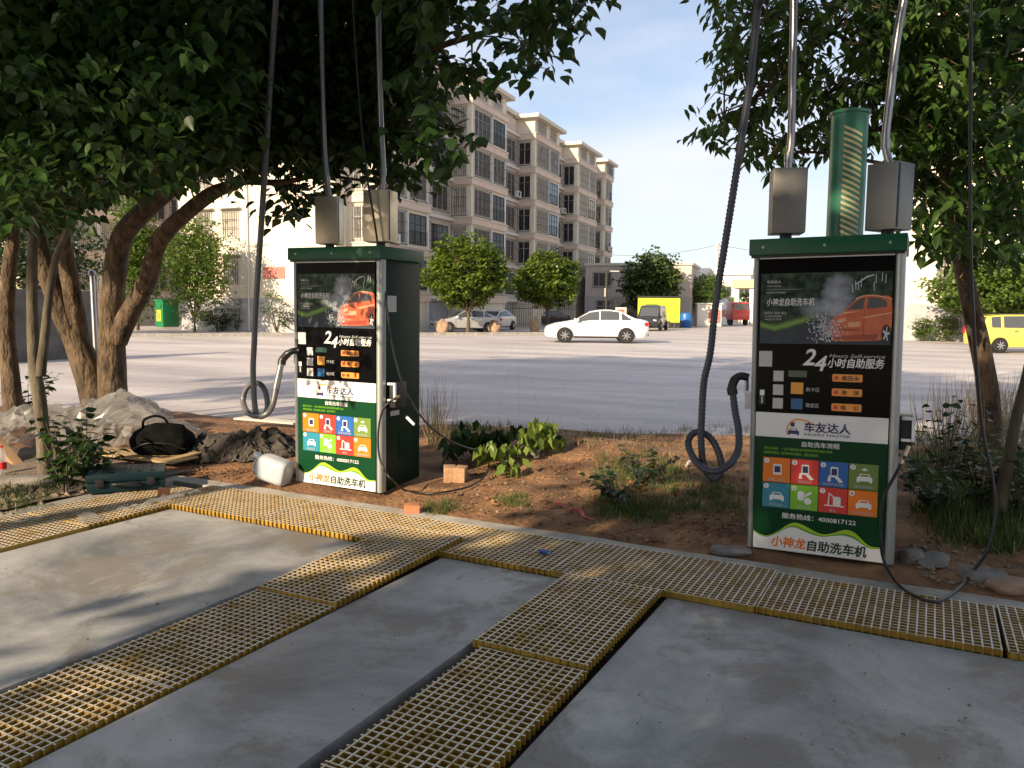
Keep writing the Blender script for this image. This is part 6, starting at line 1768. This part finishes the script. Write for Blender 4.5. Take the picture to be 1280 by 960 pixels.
weed_plant('weed cluster at the right edge under the leaning trunk', 1275, 650, 18, .70, .35, (.05, .09), 76)
weed_plant('dark weed on the soil left of the shaded machine', 800, 605, 16, .32, .35, (.04, .07), 77)
weed_plant('weed on the grassy patch nearer the red tape', 770, 630, 14, .26, .30, (.04, .07), 78)
weed_plant('weed beside the dark trunk at the left edge', 36, 520, 14, .7, .4, (.07, .12), 79)
# pebbles and crumbs of soil
def pebbles(name, n, poly, material, rmin, rmax):
    C = scatter_px(poly, n); mb = MB()
    for p in C:
        r = rmin + (rmax - rmin) * RNG.random() ** 3; q = [r * RNG.uniform(.6, 1.25) for _ in range(6)]; z = ground(p[0], p[1]) + r * .25
        vs = [(p[0] + q[0], p[1], z), (p[0] - q[1], p[1] + .2 * r, z), (p[0], p[1] + q[2], z), (p[0] + .2 * r, p[1] - q[3], z), (p[0], p[1], z + q[4] * .75), (p[0], p[1], z - r * .6)]
        mb.add(vs, [(0, 2, 4), (2, 1, 4), (1, 3, 4), (3, 0, 4), (2, 0, 5), (1, 2, 5), (3, 1, 5), (0, 3, 5)])
    o = mb.build(name, material); o['kind'] = 'stuff'; return o
whole = [(500, 630), (560, 600), (600, 570), (700, 540), (930, 540), (930, 690), (800, 680), (650, 655)]
pebbles('pebbles', 420, whole, 'pebble', .004, .022)
pebbles('soil_crumbs', 1500, whole, 'dirt', .006, .03)
pebbles('pebbles', 420, [(1125, 680), (1280, 640), (1280, 745), (1150, 725)], 'pebble', .005, .03)
pebbles('grit', 420, [(0, 690), (600, 700), (1280, 800), (1280, 950), (0, 950)], 'pebble', .0012, .006)
pebbles('rubble', 420, [(0, 590), (100, 600), (110, 615), (0, 650)], 'pebble', .006, .04)
pebbles('rubble', 300, [(225, 585), (370, 585), (370, 610), (235, 595)], 'dirt', .006, .03)
lv = np.concatenate([scatter_px(whole, 260), scatter_px([(0, 690), (1280, 780), (1280, 950), (0, 950)], 30)]); n = len(lv)
az = rng.uniform(0, 6.283, n)
for p in lv: p[2] = ground(p[0], p[1]) + .012
o = link('fallen_leaves', leaves_mesh('fallen_leaves', lv, np.stack([np.cos(az), np.sin(az), rng.normal(0, .15, n)], 1), np.array([[0, 0, 1.]]) + rng.normal(0, .3, (n, 3)), np.where(lv[:, 1] < 4.2, .6, 1.0) * rng.uniform(.02, .05, n), LANCE, 'grass_dry')); o['kind'] = 'stuff'
